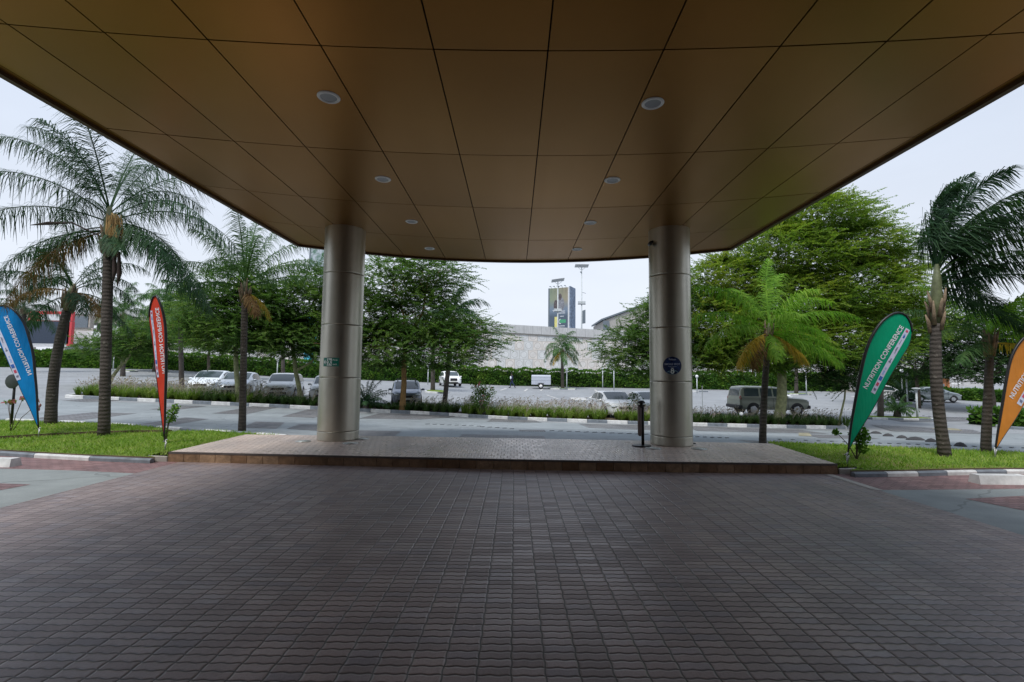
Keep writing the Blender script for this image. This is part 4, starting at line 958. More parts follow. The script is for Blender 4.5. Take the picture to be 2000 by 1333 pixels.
# shrubs
def bush(name, label, base, clumps, n, mt, leaf=.06, stems=5, seed=1, h=1.0, flowers=None, cat='shrub'):
    r_ = np.random.default_rng(seed); e_ = empty(name, base); tag(e_, label, cat)
    B = []
    for (x, y, z, rx, ry, rz, w_) in clumps:
        k = int(n * w_); u = nrm(r_.normal(0, 1, (k, 3))) * (r_.uniform(.25, 1, (k, 1)) ** .5) * np.array([rx, ry, rz]); B.append(u + np.array([x, y, z]))
    B = np.concatenate(B); k = len(B); d = nrm(r_.normal(0, 1, (k, 3)) + np.array([0, 0, .5])); s_ = nrm(np.cross(d, r_.normal(0, 1, (k, 3)))); l_ = leaf * r_.uniform(.6, 1.3, (k, 1))
    V = np.stack([B, B + d * l_ * .5 + s_ * l_ * .33, B + d * l_, B + d * l_ * .5 - s_ * l_ * .33], 1)
    quads('leaves', V, M[mt], e_)
    mb = MB(); rnd = random.Random(seed)
    for i in range(stems):
        c = clumps[i % len(clumps)]; t_ = Vector((c[0] + rnd.uniform(-.3, .3) * c[3], c[1], c[2] + c[5] * .3)); m_ = Vector((t_.x * .4, t_.y * .4, t_.z * .5))
        mb.tube([(rnd.uniform(-.03, .03), 0, -.05), m_, t_], [.016 * h, .012 * h, .005], 6)
    mb.build('stem', M['dbark'], e_)
    if flowers:
        F = B[r_.choice(k, flowers, False)] + r_.normal(0, .02, (flowers, 3)); d = nrm(r_.normal(0, 1, (flowers, 3))); s_ = nrm(np.cross(d, r_.normal(0, 1, (flowers, 3)))); q = .05
        quads('flower', np.stack([F - d*q - s_*q, F + d*q - s_*q, F + d*q + s_*q, F - d*q + s_*q], 1), M['flow'], e_)
    return e_
M['bushg'] = leafmat('sapling_leaf', [(.04, .11, .015), (.09, .20, .02), (.17, .30, .04)], trans=.35, scale=3)
M['flow'] = leafmat('pink_bloom', [(.28, .07, .09), (.45, .20, .20)], trans=.3)
bs = gd(329, 10.9); bs.z = LT
bush('sapling', 'young leafy sapling behind the red flag', bs, [(.10, 0, .58, .12, .1, .15, .45), (.2, 0, .75, .10, .08, .12, .3), (-.12, 0, .75, .05, .05, .06, .06), (0, 0, .25, .08, .05, .15, .12)], 420, 'bushg', .055, 5, 41, .7)
bs = gd(1668, 9.9); bs.z = LT
bush('sapling', 'bushy bright green sapling behind the foot of the green flag', bs, [(.06, 0, .46, .19, .15, .2, .6), (.0, 0, .72, .12, .1, .12, .2), (-.42, 0, .52, .06, .05, .06, .08), (.1, 0, .2, .12, .1, .1, .12)], 900, 'bushg', .06, 6, 42, .8)
bs = gd(30, 12.2); bs.z = LT + .06
bush('sapling', 'thin red-leaved sapling beside the blue flag', bs, [(-.1, 0, .72, .16, .1, .05, .3), (.25, 0, .8, .05, .05, .05, .1), (.62, 0, .62, .04, .05, .2, .1)], 160, 'bushg', .05, 6, 43, .6, 14)
bs = gd(940, 25.1)
bush('flowering_shrub', 'loose green shrub with pink blooms in the grass bed, left of the walking person', bs, [(0, 0, .95, .55, .45, .5, .5), (-.1, 0, 1.5, .45, .4, .45, .3), (.45, 0, 1.3, .35, .3, .3, .15)], 1100, 'aca', .10, 8, 44, 1.2, 26)
bs = gd(1240, 25.8)
bush('flowering_shrub', 'small dark shrub beside the leaning acacia trunk', bs, [(0, 0, .9, .45, .3, .7, 1)], 300, 'aca3', .10, 6, 45, 1.0)
def cycad(label, base, n, L_, mt, seed, dp=1.2, s=1, name='cycad'):
    e_ = empty(name, base); tag(e_, label, 'cycad'); MB().lathe([(.14*s, -.05), (.17*s, .15*s), (.13*s, .35*s), (.05, .42*s)], n=14).build('trunk', M['pbark'], e_)
    q = [frond((0, 0, .38*s), R(a), R(el), l_, d_, (0, 0, 0), 26, .28 * s, .03 * s, seed + k, .1) for k, (a, el, l_, d_) in enumerate(ring(n, 80, 15, L_, dp, seed))]
    quads('crown', np.concatenate(q), M[mt], e_); return e_
cycad('dark spiky palm shrub in the bed just right of the left column', gd(716, 25.0), 22, 1.45, 'palmdk', 51, .7, 1)
cycad('low cycad on the kerbed traffic island', gd(1749, 31.5), 14, 1.2, 'palm', 52, 1.2, 1.3)
cycad('dark leafy cycad left of the silver sedan', gd(1764, 46), 24, 2.1, 'palmdk', 53, .8, 1.6)

# ---- island bed with fountain grass
kL = [gp(*q) for q in ((130, 777), (500, 794), (800, 808), (1060, 822), (1250, 829), (1450, 834), (1650, 838))]
kpts = [(p_.x, p_.y) for p_ in kL]
kerb('kerb_island', kpts, .15, .16, 0)
kerb('kerb_island_end', [(kpts[0][0], kpts[0][1]), (kpts[0][0] - .35, kpts[0][1] + .5), (kpts[0][0] - .1, kpts[0][1] + 2.8)], .15, .16, 0)
kerb('kerb_island_right_end', [(kpts[-1][0], kpts[-1][1]), (kpts[-1][0] + .35, kpts[-1][1] + .6), (kpts[-1][0], kpts[-1][1] + 2.8)], .15, .16, 0)
bed = MB(); nb = len(kpts); rows_ = []
def kat(x):
    for a, c in zip(kpts, kpts[1:]):
        if x <= c[0]: u = (x - a[0]) / (c[0] - a[0]); return a[1] + (c[1] - a[1]) * u
    return kpts[-1][1]
X0, X1 = kpts[0][0], kpts[-1][0]; NB = 50
for j in range(3):
    for i in range(NB + 1):
        x = X0 + (X1 - X0) * i / NB; y = kat(x) + .05 + j * 1.3; rows_.append((x, y, G(x, y) + (.10 if j < 2 else .02)))
bed.add(rows_, [(j*(NB+1)+i, j*(NB+1)+i+1, (j+1)*(NB+1)+i+1, (j+1)*(NB+1)+i) for j in range(2) for i in range(NB)]); struct(bed.build('planting_bed', M['earth']))
M['fgr'] = leafmat('fountain_grass_leaf', [(.07, .13, .02), (.13, .22, .035), (.22, .31, .06), (.34, .36, .12)], trans=.35, scale=.8)
M['fgd'] = leafmat('low_dark_grass_leaf', [(.03, .07, .018), (.055, .11, .028), (.10, .16, .045)], trans=.3, scale=.8)
M['plume'] = leafmat('grass_plume', [(.32, .25, .28), (.46, .38, .42), (.60, .55, .55)], trans=.45, scale=1.5)
def grassbed(name, label, segs, leafm, seed, hh=.75, plume=10, blades=85, sp=.40):
    r_ = np.random.default_rng(seed); ctr = []
    for x0, x1, y0, y1 in segs:
        x = x0
        while x < x1:
            for k in range(int((y1 - y0) / sp) + 1): ctr.append((x + r_.uniform(-.15, .15), kat(x) + y0 + k * sp + r_.uniform(-.12, .12)))
            x += sp * r_.uniform(.8, 1.25)
    ctr = np.array(ctr); cz = np.array([G(a, b_) + .08 for a, b_ in ctr]); N = len(ctr)
    a = r_.uniform(0, 2*PI, (N, blades)); sc = r_.uniform(.75, 1.15, (N, 1)); h_ = hh * r_.uniform(.5, 1.1, (N, blades)) * sc; ln = r_.uniform(.15, 1.05, (N, blades)) * h_
    o_ = np.stack([ctr[:, None, 0] + np.cos(a) * .07, ctr[:, None, 1] + np.sin(a) * .07, np.broadcast_to(cz[:, None], a.shape)], -1)
    dx = np.stack([np.cos(a), np.sin(a)], -1); W_ = np.array([.10, 0])
    m = o_.copy(); m[..., :2] += dx * (ln * .4)[..., None] + W_ * h_[..., None] * .4; m[..., 2] += h_ * .68
    e_ = o_.copy(); e_[..., :2] += dx * ln[..., None] + W_ * h_[..., None]; e_[..., 2] += h_ * (1 - .45 * (ln / h_))
    sd = np.stack([-np.sin(a), np.cos(a), np.zeros_like(a)], -1) * .011
    Q = np.concatenate([np.stack([o_ - sd, o_ + sd, m + sd, m - sd], 2).reshape(-1, 4, 3), np.stack([m - sd, m + sd, e_ + sd * .15, e_ - sd * .15], 2).reshape(-1, 4, 3)])
    nP = 0; PQ = []
    if plume:
        a = r_.uniform(0, 2*PI, (N, plume)); l_ = hh * r_.uniform(1.05, 1.55, (N, plume)) * sc; lean = r_.uniform(.1, .5, (N, plume))
        top = np.stack([ctr[:, None, 0] + np.cos(a) * lean * l_ + .14, ctr[:, None, 1] + np.sin(a) * lean * l_, cz[:, None] + l_ * (1 - .25 * lean)], -1)
        d = nrm(np.stack([np.cos(a) * .8 + .55, np.sin(a) * .7, np.full(a.shape, .55)], -1)); b0 = top - d * .18
        for q in range(3):
            s_ = nrm(np.cross(d, r_.normal(0, 1, d.shape))) * .016
            PQ.append(np.stack([b0, (b0 + top) / 2 + s_, top, (b0 + top) / 2 - s_], 2).reshape(-1, 4, 3))
        rt = np.stack([ctr[:, None, 0] + 0*a, ctr[:, None, 1] + 0*a, cz[:, None] + .3 + 0*a], -1); s_ = np.array([.003, 0, 0])
        PQ.append(np.stack([rt - s_, rt + s_, b0 + s_, b0 - s_], 2).reshape(-1, 4, 3)); PQ = np.concatenate(PQ); nP = len(PQ)
    o = quads(name, np.concatenate([Q, PQ]) if nP else Q, [leafm, M['plume']]); mi = np.zeros(len(Q) + nP, np.int32); mi[len(Q):] = 1; o.data.polygons.foreach_set('material_index', mi)
    o['kind'] = 'stuff'; o['label'] = label; return o
def kx(px): return gd(px, 25).x
grassbed('fountain_grass', 'fountain grass with pinkish plumes along the kerbed bed', [(kx(135), kx(395), .35, 2.2), (kx(445), kx(500), .35, 2.0)], M['fgr'], 61, .72, 11)
grassbed('fountain_grass', 'fountain grass with pinkish plumes in the middle of the bed', [(kx(905), kx(1182), .3, 2.1), (kx(1215), kx(1262), .35, 1.2)], M['fgr'], 62, .68, 11)
grassbed('fountain_grass', 'low dark tufts around the left and right tree trunks of the bed', [(kx(395), kx(445), .35, 1.2), (kx(500), kx(640), .3, 1.9), (kx(800), kx(898), .3, 1.6)], M['fgd'], 63, .60, 5)
grassbed('fountain_grass', 'low dark ground cover right of the left column', [(kx(640), kx(800), .3, 1.6)], M['fgd'], 65, .42, 0, 85)
grassbed('fountain_grass', 'dark windswept grass under the big tree on the right', [(kx(1350), kx(1408), .3, 2.1), (kx(1418), kx(1655), .35, 2.2)], M['fgd'], 64, .60, 5)

# hedge along the far side
def hedge(name, label, pts, h, dpt, n, seed, mats=None, flowers=0):
    r_ = np.random.default_rng(seed); e_ = empty(name, (0, 0, 0)); tag(e_, label, 'hedge')
    mb = MB(); K = len(pts) - 1; NL = 60 * K; top = []; vs = []
    def at2(u):
        k = min(int(u * K), K - 1); f = u * K - k; return pts[k][0] + (pts[k+1][0] - pts[k][0]) * f, pts[k][1] + (pts[k+1][1] - pts[k][1]) * f
    for i in range(NL + 1):
        x, y = at2(i / NL); z = G(x, y); hh = h * (1 + .05 * math.sin(i * .9 + seed) + .04 * math.sin(i * .37) + random.uniform(-.02, .02)) - .12
        x += .35 * (1 if i == 0 else -1 if i == NL else 0); hh -= .1
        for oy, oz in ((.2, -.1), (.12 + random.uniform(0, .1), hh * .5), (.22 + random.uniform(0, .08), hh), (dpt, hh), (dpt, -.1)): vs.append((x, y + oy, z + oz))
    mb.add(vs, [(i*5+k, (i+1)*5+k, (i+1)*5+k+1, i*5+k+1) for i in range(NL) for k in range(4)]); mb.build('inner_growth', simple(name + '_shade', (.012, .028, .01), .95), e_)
    u = r_.uniform(0, 1, n); xy_ = np.array([at2(t_) for t_ in u]); zt = r_.uniform(0, 1, n); top = r_.uniform(0, 1, n) < .3
    hv = h * (1 + .05 * np.sin(u * NL * .9 + seed) + .04 * np.sin(u * NL * .37))
    z = np.where(top, hv + r_.normal(0, .05, n), zt * hv); yy = xy_[:, 1] + np.where(top, r_.uniform(0, dpt, n), r_.normal(.0, .07, n)) + .12 * np.sin(zt * 9 + u * 300) * (~top)
    B = np.stack([xy_[:, 0], yy, np.array([G(a, b_) for a, b_ in xy_]) + z], 1)
    d = nrm(r_.normal(0, .6, (n, 3)) + np.where(top[:, None], np.array([0, -.2, 1.0]), np.array([0, -.8, .1]))); s_ = nrm(np.cross(d, r_.normal(0, 1, (n, 3)))); l_ = .30 * r_.uniform(.5, 1.2, (n, 1))
    V = np.stack([B, B + d * l_ * .5 + s_ * l_ * .32, B + d * l_, B + d * l_ * .5 - s_ * l_ * .32], 1)
    ke = n // 40; 
    for ue in (0.0, 1.0):
        xe, ye = at2(ue); Be = np.stack([xe + r_.uniform(0, .35, ke) * (1 if ue == 0 else -1), ye + r_.uniform(0, dpt, ke), G(xe, ye) + r_.uniform(0, 1, ke) * h], 1)
        de = nrm(r_.normal(0, .6, (ke, 3)) + np.array([-1.0 if ue == 0 else 1.0, 0, .2])); se = nrm(np.cross(de, r_.normal(0, 1, (ke, 3)))); le = .3 * r_.uniform(.5, 1.2, (ke, 1))
        V = np.concatenate([V, np.stack([Be, Be + de * le * .5 + se * le * .32, Be + de * le, Be + de * le * .5 - se * le * .32], 1)])
    lo = (z < hv * .72) & ~top
    quads('leaves', V, M['hedgeb'], e_)
    if flowers:
        k = r_.choice(np.where(~lo)[0], flowers, False); F = B[k]; q = .12; d = nrm(r_.normal(0, 1, (flowers, 3))); s_ = nrm(np.cross(d, r_.normal(0, 1, (flowers, 3))))
        quads('flower', np.stack([F - d*q - s_*q, F + d*q - s_*q, F + d*q + s_*q, F - d*q + s_*q], 1), M['flow'], e_)
    return e_
t = M['hedgeb'] = leafmat('hedge_leaf', [(.03, .085, .020), (.055, .135, .024), (.10, .20, .03), (.19, .28, .05)], trans=.3, scale=.8)
hp = [(-120, 58)]
for q in (-300, -60, 100, 300, 548, 800, 1000, 1270, 1480, 1655):
    y_ = 62; g_ = gd(q, y_); hp.append((g_.x, y_))
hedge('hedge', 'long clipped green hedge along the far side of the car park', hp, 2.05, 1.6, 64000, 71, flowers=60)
# ------------------------------------------------------------------ feather flags
def cloth(name, col):
    t = NT(name); n1 = t.noise(3, 3, .5); n2 = t.noise(200, 2, .5)
    c_ = t.mix(t.ramp(n1, .3, .7), tuple(c * .92 for c in col), tuple(min(1, c * 1.08) for c in col)); t.bump(t.ma('ADD', t.ma('MULTIPLY', n2, .05), t.noise(1.6, 3, .5, t.comb(t.ma('MULTIPLY', t.sep(t.obj())[0], 9), 0.0, t.ma('MULTIPLY', t.sep(t.obj())[2], 1.6)))), .55, .03)
    t.fin(c_, .55, 0, .3); tr = t.n('ShaderNodeBsdfTranslucent'); t.l(c_, tr.inputs[0]); ms = t.n('ShaderNodeMixShader'); ms.inputs[0].default_value = .35
    t.l(t.b.outputs[0], ms.inputs[1]); t.l(tr.outputs[0], ms.inputs[2]); t.l(ms.outputs[0], t.t.nodes['Material Output'].inputs[0]); return t.m
M['fw'] = simple('printed_white', (.72, .74, .80), .6, var=.03); M['fstrip'] = simple('printed_pale_strip', (.58, .62, .78), .6, var=.04)
M['lb'] = simple('printed_blue', (.03, .12, .45), .6); M['lr'] = simple('printed_red', (.55, .06, .12), .6); M['lg'] = simple('printed_grey', (.16, .17, .26), .6); M['llb'] = simple('printed_light_blue', (.30, .42, .72), .6)
def smooth_path(pts, n):
    pts = [Vector(p) for p in pts]; L_ = [0]
    for a, b_ in zip(pts, pts[1:]): L_.append(L_[-1] + (b_ - a).length)
    out_ = []
    for i in range(n + 1):
        t_ = L_[-1] * i / n; k = max(j for j in range(len(pts) - 1) if L_[j] <= t_ + 1e-6 or j == 0); f_ = (t_ - L_[k]) / max(1e-6, L_[k+1] - L_[k])
        p0 = pts[max(k-1, 0)]; p1 = pts[k]; p2 = pts[k+1]; p3 = pts[min(k+2, len(pts)-1)]; f_ = min(1, max(0, f_))
        out_.append(.5 * ((2*p1) + (p2 - p0)*f_ + (2*p0 - 5*p1 + 4*p2 - p3)*f_**2 + (3*p1 - p0 - 3*p2 + p3)*f_**3))
    return out_
def flag(label, basepx, col, pole, edge, depth, text, mirror, strip_, marks, zoff=LT, seed=0, capw=.13):
    base = P(basepx[0], basepx[1], depth); base.z = zoff
    e_ = empty('feather_flag', base); tag(e_, label, 'flag', 'feather flags on the lawns')
    def bil(x, z): return .010 * math.sin(x * 4 + z * 2.1 + seed) + .005 * math.sin(z * 5 - x * 9 + seed * 2)
    def L3(px, py, off=0.0):
        v_ = P(px, py, depth); x, z = v_.x - base.x, v_.z - base.z
        return Vector((x, bil(x, z) * min(1, max(0, z / 1.2)) + off, z))
    n_ = 40; pl = smooth_path([(a, b_, 0) for a, b_ in pole], n_); ed = smooth_path([(a, b_, 0) for a, b_ in edge], n_)
    mb = MB(); K = 10; vs = []
    for i in range(n_ + 1):
        for k in range(K + 1):
            u = k / K; vs.append(L3(pl[i].x * (1-u) + ed[i].x * u, pl[i].y * (1-u) + ed[i].y * u))
    mb.add(vs, [(i*(K+1)+k, i*(K+1)+k+1, (i+1)*(K+1)+k+1, (i+1)*(K+1)+k) for i in range(n_) for k in range(K)], 0, True)
    o = mb.build('cloth', cloth('flag_' + label.split()[0], col), e_)
    MB().tube([L3(p.x, p.y, -.004) for p in pl], [.016 + .012 * math.sin(PI * min(1, i / n_)) for i in range(n_ + 1)], 8).build('pole_sleeve', M['black'], e_)
    MB().tube([L3(p.x, p.y, -.003) for p in ed], .0055, 6).build('hem', M['black'], e_)
    p0 = L3(pl[0].x, pl[0].y)
    MB().tube([(0, 0, .16), tuple(p0 * .6 + Vector((0, 0, .03))), tuple(p0), tuple(L3(pl[1].x, pl[1].y))], .013, 8).build('pole', M['black'], e_)
    MB().tube([(0.0, 0, -.1), (0.0, 0, .2)], .011, 8).tube([(-.045, 0, .17), (.03, 0, .22)], .012, 6).tube([(.01, -.01, .05), (.028, -.01, .17)], .008, 6).build('ground_spike', simple('galvanised_steel', (.45, .46, .47), .4, .7) if 'galvanised_steel' not in bpy.data.materials else bpy.data.materials['galvanised_steel'], e_)
    # lettering: from start px to end px, cap height in px towards 'up'
    (sx_, sy_), (ex_, ey_), (ux, uy) = text
    vs, fs, _ = textmesh('NUTRITION CONFERENCE'); vv = [L3(sx_ + (ex_ - sx_) * u + ux * v_, sy_ + (ey_ - sy_) * u + uy * v_, -.008) for u, v_ in vs]
    MB().add(vv, fs).build('lettering', M['fw'], e_)
    (ax, ay), (bx, by), (wx, wy) = strip_
    mb = MB(); n2 = 14
    vs = []
    for i in range(n2 + 1):
        u = i / n2; wv = (math.sin(u * 16) * .06 if mirror == 2 else 0)
        for v_ in (0 + wv * .5, .5, 1 + wv): vs.append(L3(ax + (bx - ax) * u + wx * v_, ay + (by - ay) * u + wy * v_, -.006))
    mb.add(vs, [(i*3+k, i*3+k+1, (i+1)*3+k+1, (i+1)*3+k) for i in range(n2) for k in range(2)]); mb.build('logo_strip', M['fstrip'], e_)
    for u, v0, du, dv, mt in marks:
        q = [(u, v0), (u + du, v0), (u + du, v0 + dv), (u, v0 + dv)]
        MB().add([L3(ax + (bx - ax) * a + wx * b_, ay + (by - ay) * a + wy * b_, -.010) for a, b_ in q], [(0, 1, 2, 3)]).build({'lb': 'blue_logo', 'lr': 'red_logo', 'lg': 'grey_logo', 'llb': 'pale_logo'}[mt], M[mt], e_)
    return e_
marks = [(.04, .25, .035, .5, 'lg'), (.055, .15, .02, .2, 'lg'), (.115, .2, .05, .55, 'lr'), (.20, .15, .06, .7, 'lb'), (.29, .25, .06, .4, 'llb'), (.37, .3, .03, .3, 'llb'), (.48, .25, .02, .5, 'lg'), (.50, .4, .04, .2, 'lg'), (.62, .45, .10, .12, 'lg'), (.66, .3, .05, .12, 'lg'),
         (.76, .35, .07, .1, 'lg'), (.86, .3, .035, .4, 'lb'), (.90, .3, .02, .35, 'llb'), (.95, .25, .03, .5, 'lr')]
flag('green feather flag on the right lawn', (1655, 912), (.0, .36, .18),
     [(1657, 880), (1662, 830), (1671, 775), (1683, 720), (1694, 680), (1708, 649), (1726, 625), (1748, 612), (1766, 615), (1777, 632), (1781, 650)], [(1658, 880), (1668, 860), (1685, 832), (1704, 800), (1722, 768), (1738, 738), (1752, 714), (1764, 693), (1773, 678), (1778, 664), (1780, 652)],
     9.25, ((1692, 761), (1764, 640), (-8, -5)), 0, ((1700, 766), (1768, 641), (8, 4.5)), marks, seed=1)
flag('orange feather flag at the right edge of the picture', (1944, 896), (.74, .27, .045),
     [(1944, 876), (1949, 840), (1957, 790), (1966, 740), (1975, 700), (1990, 670), (2012, 650), (2040, 638), (2062, 644), (2072, 665)], [(1946, 876), (1962, 850), (1985, 815), (2005, 783), (2022, 757), (2038, 730), (2050, 712), (2060, 697), (2067, 683), (2072, 668)],
     10.3, ((1978, 780), (2052, 665), (-8, -6)), 0, ((1985, 788), (2058, 668), (9, 6)), marks, seed=2)
flag('red feather flag on the left lawn', (322, 886), (.74, .07, .035),
     [(321, 852), (323.5, 800), (324.5, 740), (324.5, 690), (323, 650), (320, 622), (315, 600), (308, 583), (304, 577), (299, 580), (295, 590), (292, 606), (291.5, 620)], [(319.5, 852), (316, 820), (312, 785), (309, 762), (306.5, 740), (304, 718), (301.5, 698), (299, 680), (297, 665), (295, 650), (293.5, 640), (292.5, 632), (291.7, 622)],
     9.9, ((318, 730), (303, 602), (7.5, -.9)), 2, ((311.5, 737), (297.5, 607), (-3.8, .6)), marks, seed=3)
flag('blue feather flag on the left lawn', (75, 858), (.0, .24, .62),
     [(75.5, 834), (74, 800), (72, 765), (69, 730), (65, 697), (59, 668), (50, 640), (38, 618), (22, 602), (5, 597), (-12, 602), (-24, 616)], [(74, 834), (62, 806), (48, 776), (34, 745), (22, 719), (10, 693), (0, 672), (-8, 655), (-14, 644), (-19, 634), (-22, 626), (-24, 618)],
     11.5, ((56, 734), (8, 619), (8, -3)), 2, ((42, 741), (-6, 625), (-8.5, 3)), marks, zoff=LT + .02, seed=4)

# ------------------------------------------------------------------ cars
def paint(name, col, metal=.0, rough=.28):
    t = NT(name); t.fin(col, rough, metal, .5); t.b.inputs['Coat Weight'].default_value = .4; t.b.inputs['Coat Roughness'].default_value = .06; return t.m
M['cglass'] = simple('car_glass', (.045, .065, .07), .06, var=.05); M['cglass'].node_tree.nodes['Principled BSDF'].inputs['Specular IOR Level'].default_value = .9
M['trim'] = simple('car_black_plastic', (.018, .018, .02), .6); M['rim'] = simple('alloy_rim', (.42, .43, .45), .4, .6); M['hl'] = simple('headlight_lens', (.55, .58, .6), .12, .3); M['tl'] = simple('tail_light_lens', (.25, .01, .01), .2)
M['plate'] = simple('number_plate', (.62, .62, .58), .5)
UP = [(1.0, 0), (.965, .12), (.90, .50), (.845, .82), (.80, .93), (.70, .975), (.45, 1.0), (0, 1.015)]
def interp(tab, x):
    xs = [a for a, _ in tab]; ys = [b_ for _, b_ in tab]; return float(np.interp(x, xs, ys))
def car(label, loc, head, spec, paintm, group, rack=False, name='parked_car'):
    S = spec; e_ = empty(name, loc, R(head)); tag(e_, label, 'car', group)
    top, belt, wid, zb = S['top'], S['belt'], S['wid'], S['zb']; x0, x1 = top[0][0], top[-1][0]
    N = 64; xs = [x0 + (x1 - x0) * (.5 - .5 * math.cos(PI * i / N)) * .5 + (x1 - x0) * i / N * .5 for i in range(N + 1)]
    def sec(x, full=True):
        W_ = interp(wid, x); b_ = interp(belt, x); t_ = max(interp(top, x), b_ + .012); z0 = zb + .10 * max(0, (abs(x - (x0+x1)/2) / ((x1-x0)/2)) ** 8)
        r_ = [(W_ * .86, z0), (W_ * .97, z0 + .07), (W_, z0 + .18), (W_ * 1.0, (z0 + b_) / 2 + .08), (W_ * .985, b_ - .02)]
        r_ += [(W_ * u, b_ + (t_ - b_) * f_) for u, f_ in UP]
        return r_
    mb = MB(); secs = [sec(x) for x in xs]; m_ = len(secs[0])
    for sgn in (1, -1):
        vs = [(x, y * sgn, z) for x, s_ in zip(xs, secs) for y, z in s_]; fs = [(i*m_+k, i*m_+k+1, (i+1)*m_+k+1, (i+1)*m_+k) for i in range(N) for k in range(m_-1)]
        if sgn == 1: fs = [f_[::-1] for f_ in fs]
        mb.add(vs, fs, 0, True)
        for xi, s_ in ((0, secs[0]), (N, secs[-1])):
            x = xs[xi]; f_ = [(x, y * sgn, z) for y, z in s_] + [(x, 0, s_[0][1])]; idx = list(range(len(f_))); 
            if (sgn == 1) == (xi == 0): idx.reverse()
            mb.add(f_, [tuple(idx)], 0)
    mb.add([(x, y * s_, zb + .02) for x in (x0 + .15, x1 - .15) for y, s_ in ((.7, -1), (.7, 1))], [(0, 1, 3, 2)], 0)
    mb.build('body', paintm, e_)
    def upfrac(f_): return float(np.interp(f_, [b_ for _, b_ in UP], [a for a, _ in UP]))
    def ufr(y): return float(np.interp(y, [a for a, _ in UP[::-1]], [b_ for _, b_ in UP[::-1]]))
    def pt(x, f_, sgn, off=.007):
        W_ = interp(wid, x); b_ = interp(belt, x); t_ = interp(top, x); return (x, (W_ * upfrac(f_) + off) * sgn, b_ + (t_ - b_) * f_)
    for xa, xb in S['side']:
        for sgn in (1, -1):
            g_ = MB(); n_ = 10; vs = [pt(xa + (xb - xa) * i / n_, .10 + .72 * j / 4, sgn) for i in range(n_ + 1) for j in range(5)]
            g_.add(vs, [(i*5+j, i*5+j+1, (i+1)*5+j+1, (i+1)*5+j) for i in range(n_) for j in range(4)], 0, True); g_.build('side_window', M['cglass'], e_)
    for nm, xa, xb, yw in (('windscreen', *S['ws'], .76), ('rear_window', *S['rw'], .72)):
        g_ = MB(); n_ = 10; vs = []
        for i in range(n_ + 1):
            x = xa + (xb - xa) * i / n_; b_ = interp(belt, x); t_ = interp(top, x); W_ = interp(wid, x); sl_ = .012 if nm == 'windscreen' else -.012
            for j in range(13):
                u = -yw + 2 * yw * j / 12; vs.append((x + sl_, W_ * u, b_ + (t_ - b_) * ufr(abs(u)) + .008))
        g_.add(vs, [(i*13+j, i*13+j+1, (i+1)*13+j+1, (i+1)*13+j) for i in range(n_) for j in range(12)], 0, True); g_.build(nm, M['cglass'], e_)
    r_ = S['wr']
    for wx in S['wx']:
        for sgn in (1, -1):
            W_ = interp(wid, wx); a_ = MB(); pts_ = [(wx + (r_ + .055) * math.cos(t_), W_ * sgn + .004 * sgn, r_ + (r_ + .055) * math.sin(t_)) for t_ in [PI * i / 16 for i in range(17)]] + [(wx - r_ - .055, W_ * sgn + .004 * sgn, zb + .02), (wx + r_ + .055, W_ * sgn + .004 * sgn, zb + .02)]
            a_.add(pts_, [tuple(range(19))]); a_.build('wheel_arch', M['trim'], e_)
            Mx = Matrix.Identity(4); w_ = MB().lathe([(r_*.62, -.10), (r_*.93, -.10), (r_, -.06), (r_, .06), (r_*.93, .10), (r_*.62, .10)], (wx, (W_ - .085) * sgn, r_), 28, axis='Y'); wo_ = w_.build('wheel', M['rubber'], e_)
            q = MB().lathe([(r_*.54, -.01), (r_*.57, .01)], (wx, (W_ + .012) * sgn, r_), 24, axis='Y')
            for k in range(5):
                a2 = 2 * PI * k / 5; q.add([(wx + r_*(.12*math.cos(a2+1.2)), (W_ + .02) * sgn, r_ + r_*.12*math.sin(a2+1.2)), (wx + r_*.12*math.cos(a2-1.2), (W_ + .02) * sgn, r_ + r_*.12*math.sin(a2-1.2)),
                        (wx + r_*.62*math.cos(a2-.2), (W_ + .018) * sgn, r_ + r_*.62*math.sin(a2-.2)), (wx + r_*.62*math.cos(a2+.2), (W_ + .018) * sgn, r_ + r_*.62*math.sin(a2+.2))], [(0, 1, 2, 3)])
            q.build('rim', M['rim'], wo_)
    fx_ = x1; zh = S['hlz']
    for sgn in (1, -1):
        wl = interp(wid, fx_ - .18)
        MB().ball((fx_ - .17, (wl - .17) * sgn, zh), .10, 8, 0, None, (1.6, 1.9, .75)).build('headlight', M['hl'], e_)
        MB().ball((x0 + .10, (interp(wid, x0 + .1) - .13) * sgn, S['tlz']), .10, 8, 0, None, (.9, 1.2, S.get('tls', .9))).build('tail_light', M['tl'], e_)
        mz = interp(belt, S['ws'][0] - .25) + .08; my = interp(wid, S['ws'][0] - .3)
        MB().ball((S['ws'][0] - .28 if S['ws'][0] > S['ws'][1] else S['ws'][0] + .1, (my + .09) * sgn, mz), .09, 8, 0, None, (.7, 1.2, .75)).tube([(S['ws'][0] - .28, my * .95 * sgn, mz - .04), (S['ws'][0] - .28, (my + .08) * sgn, mz)], .03).build('wing_mirror', paintm, e_)
        for xh in S['handles']: MB().box((xh, (interp(wid, xh) * .992 + .012) * sgn, interp(belt, xh) - .09), (.17, .02, .028)).build('door_handle', S.get('hm', M['rim']), e_)
        for xs_ in S['seams']:
            W_ = interp(wid, xs_); MB().box((xs_, (W_ + .0005) * sgn, (zb + .1 + interp(belt, xs_)) / 2), (.012, .012, interp(belt, xs_) - zb - .2)).build('door_seam', M['trim'], e_)
    zg = S['gz']
    MB().box((fx_ - .015, 0, zg), (.06, S['gw'], S['gh']), 0, 0, .01).build('grille', M['trim'], e_)
    MB().box((fx_ - .0, 0, zb + .16), (.07, S['gw'] * 1.35, .12), 0, 0, .01).build('air_intake', M['trim'], e_)
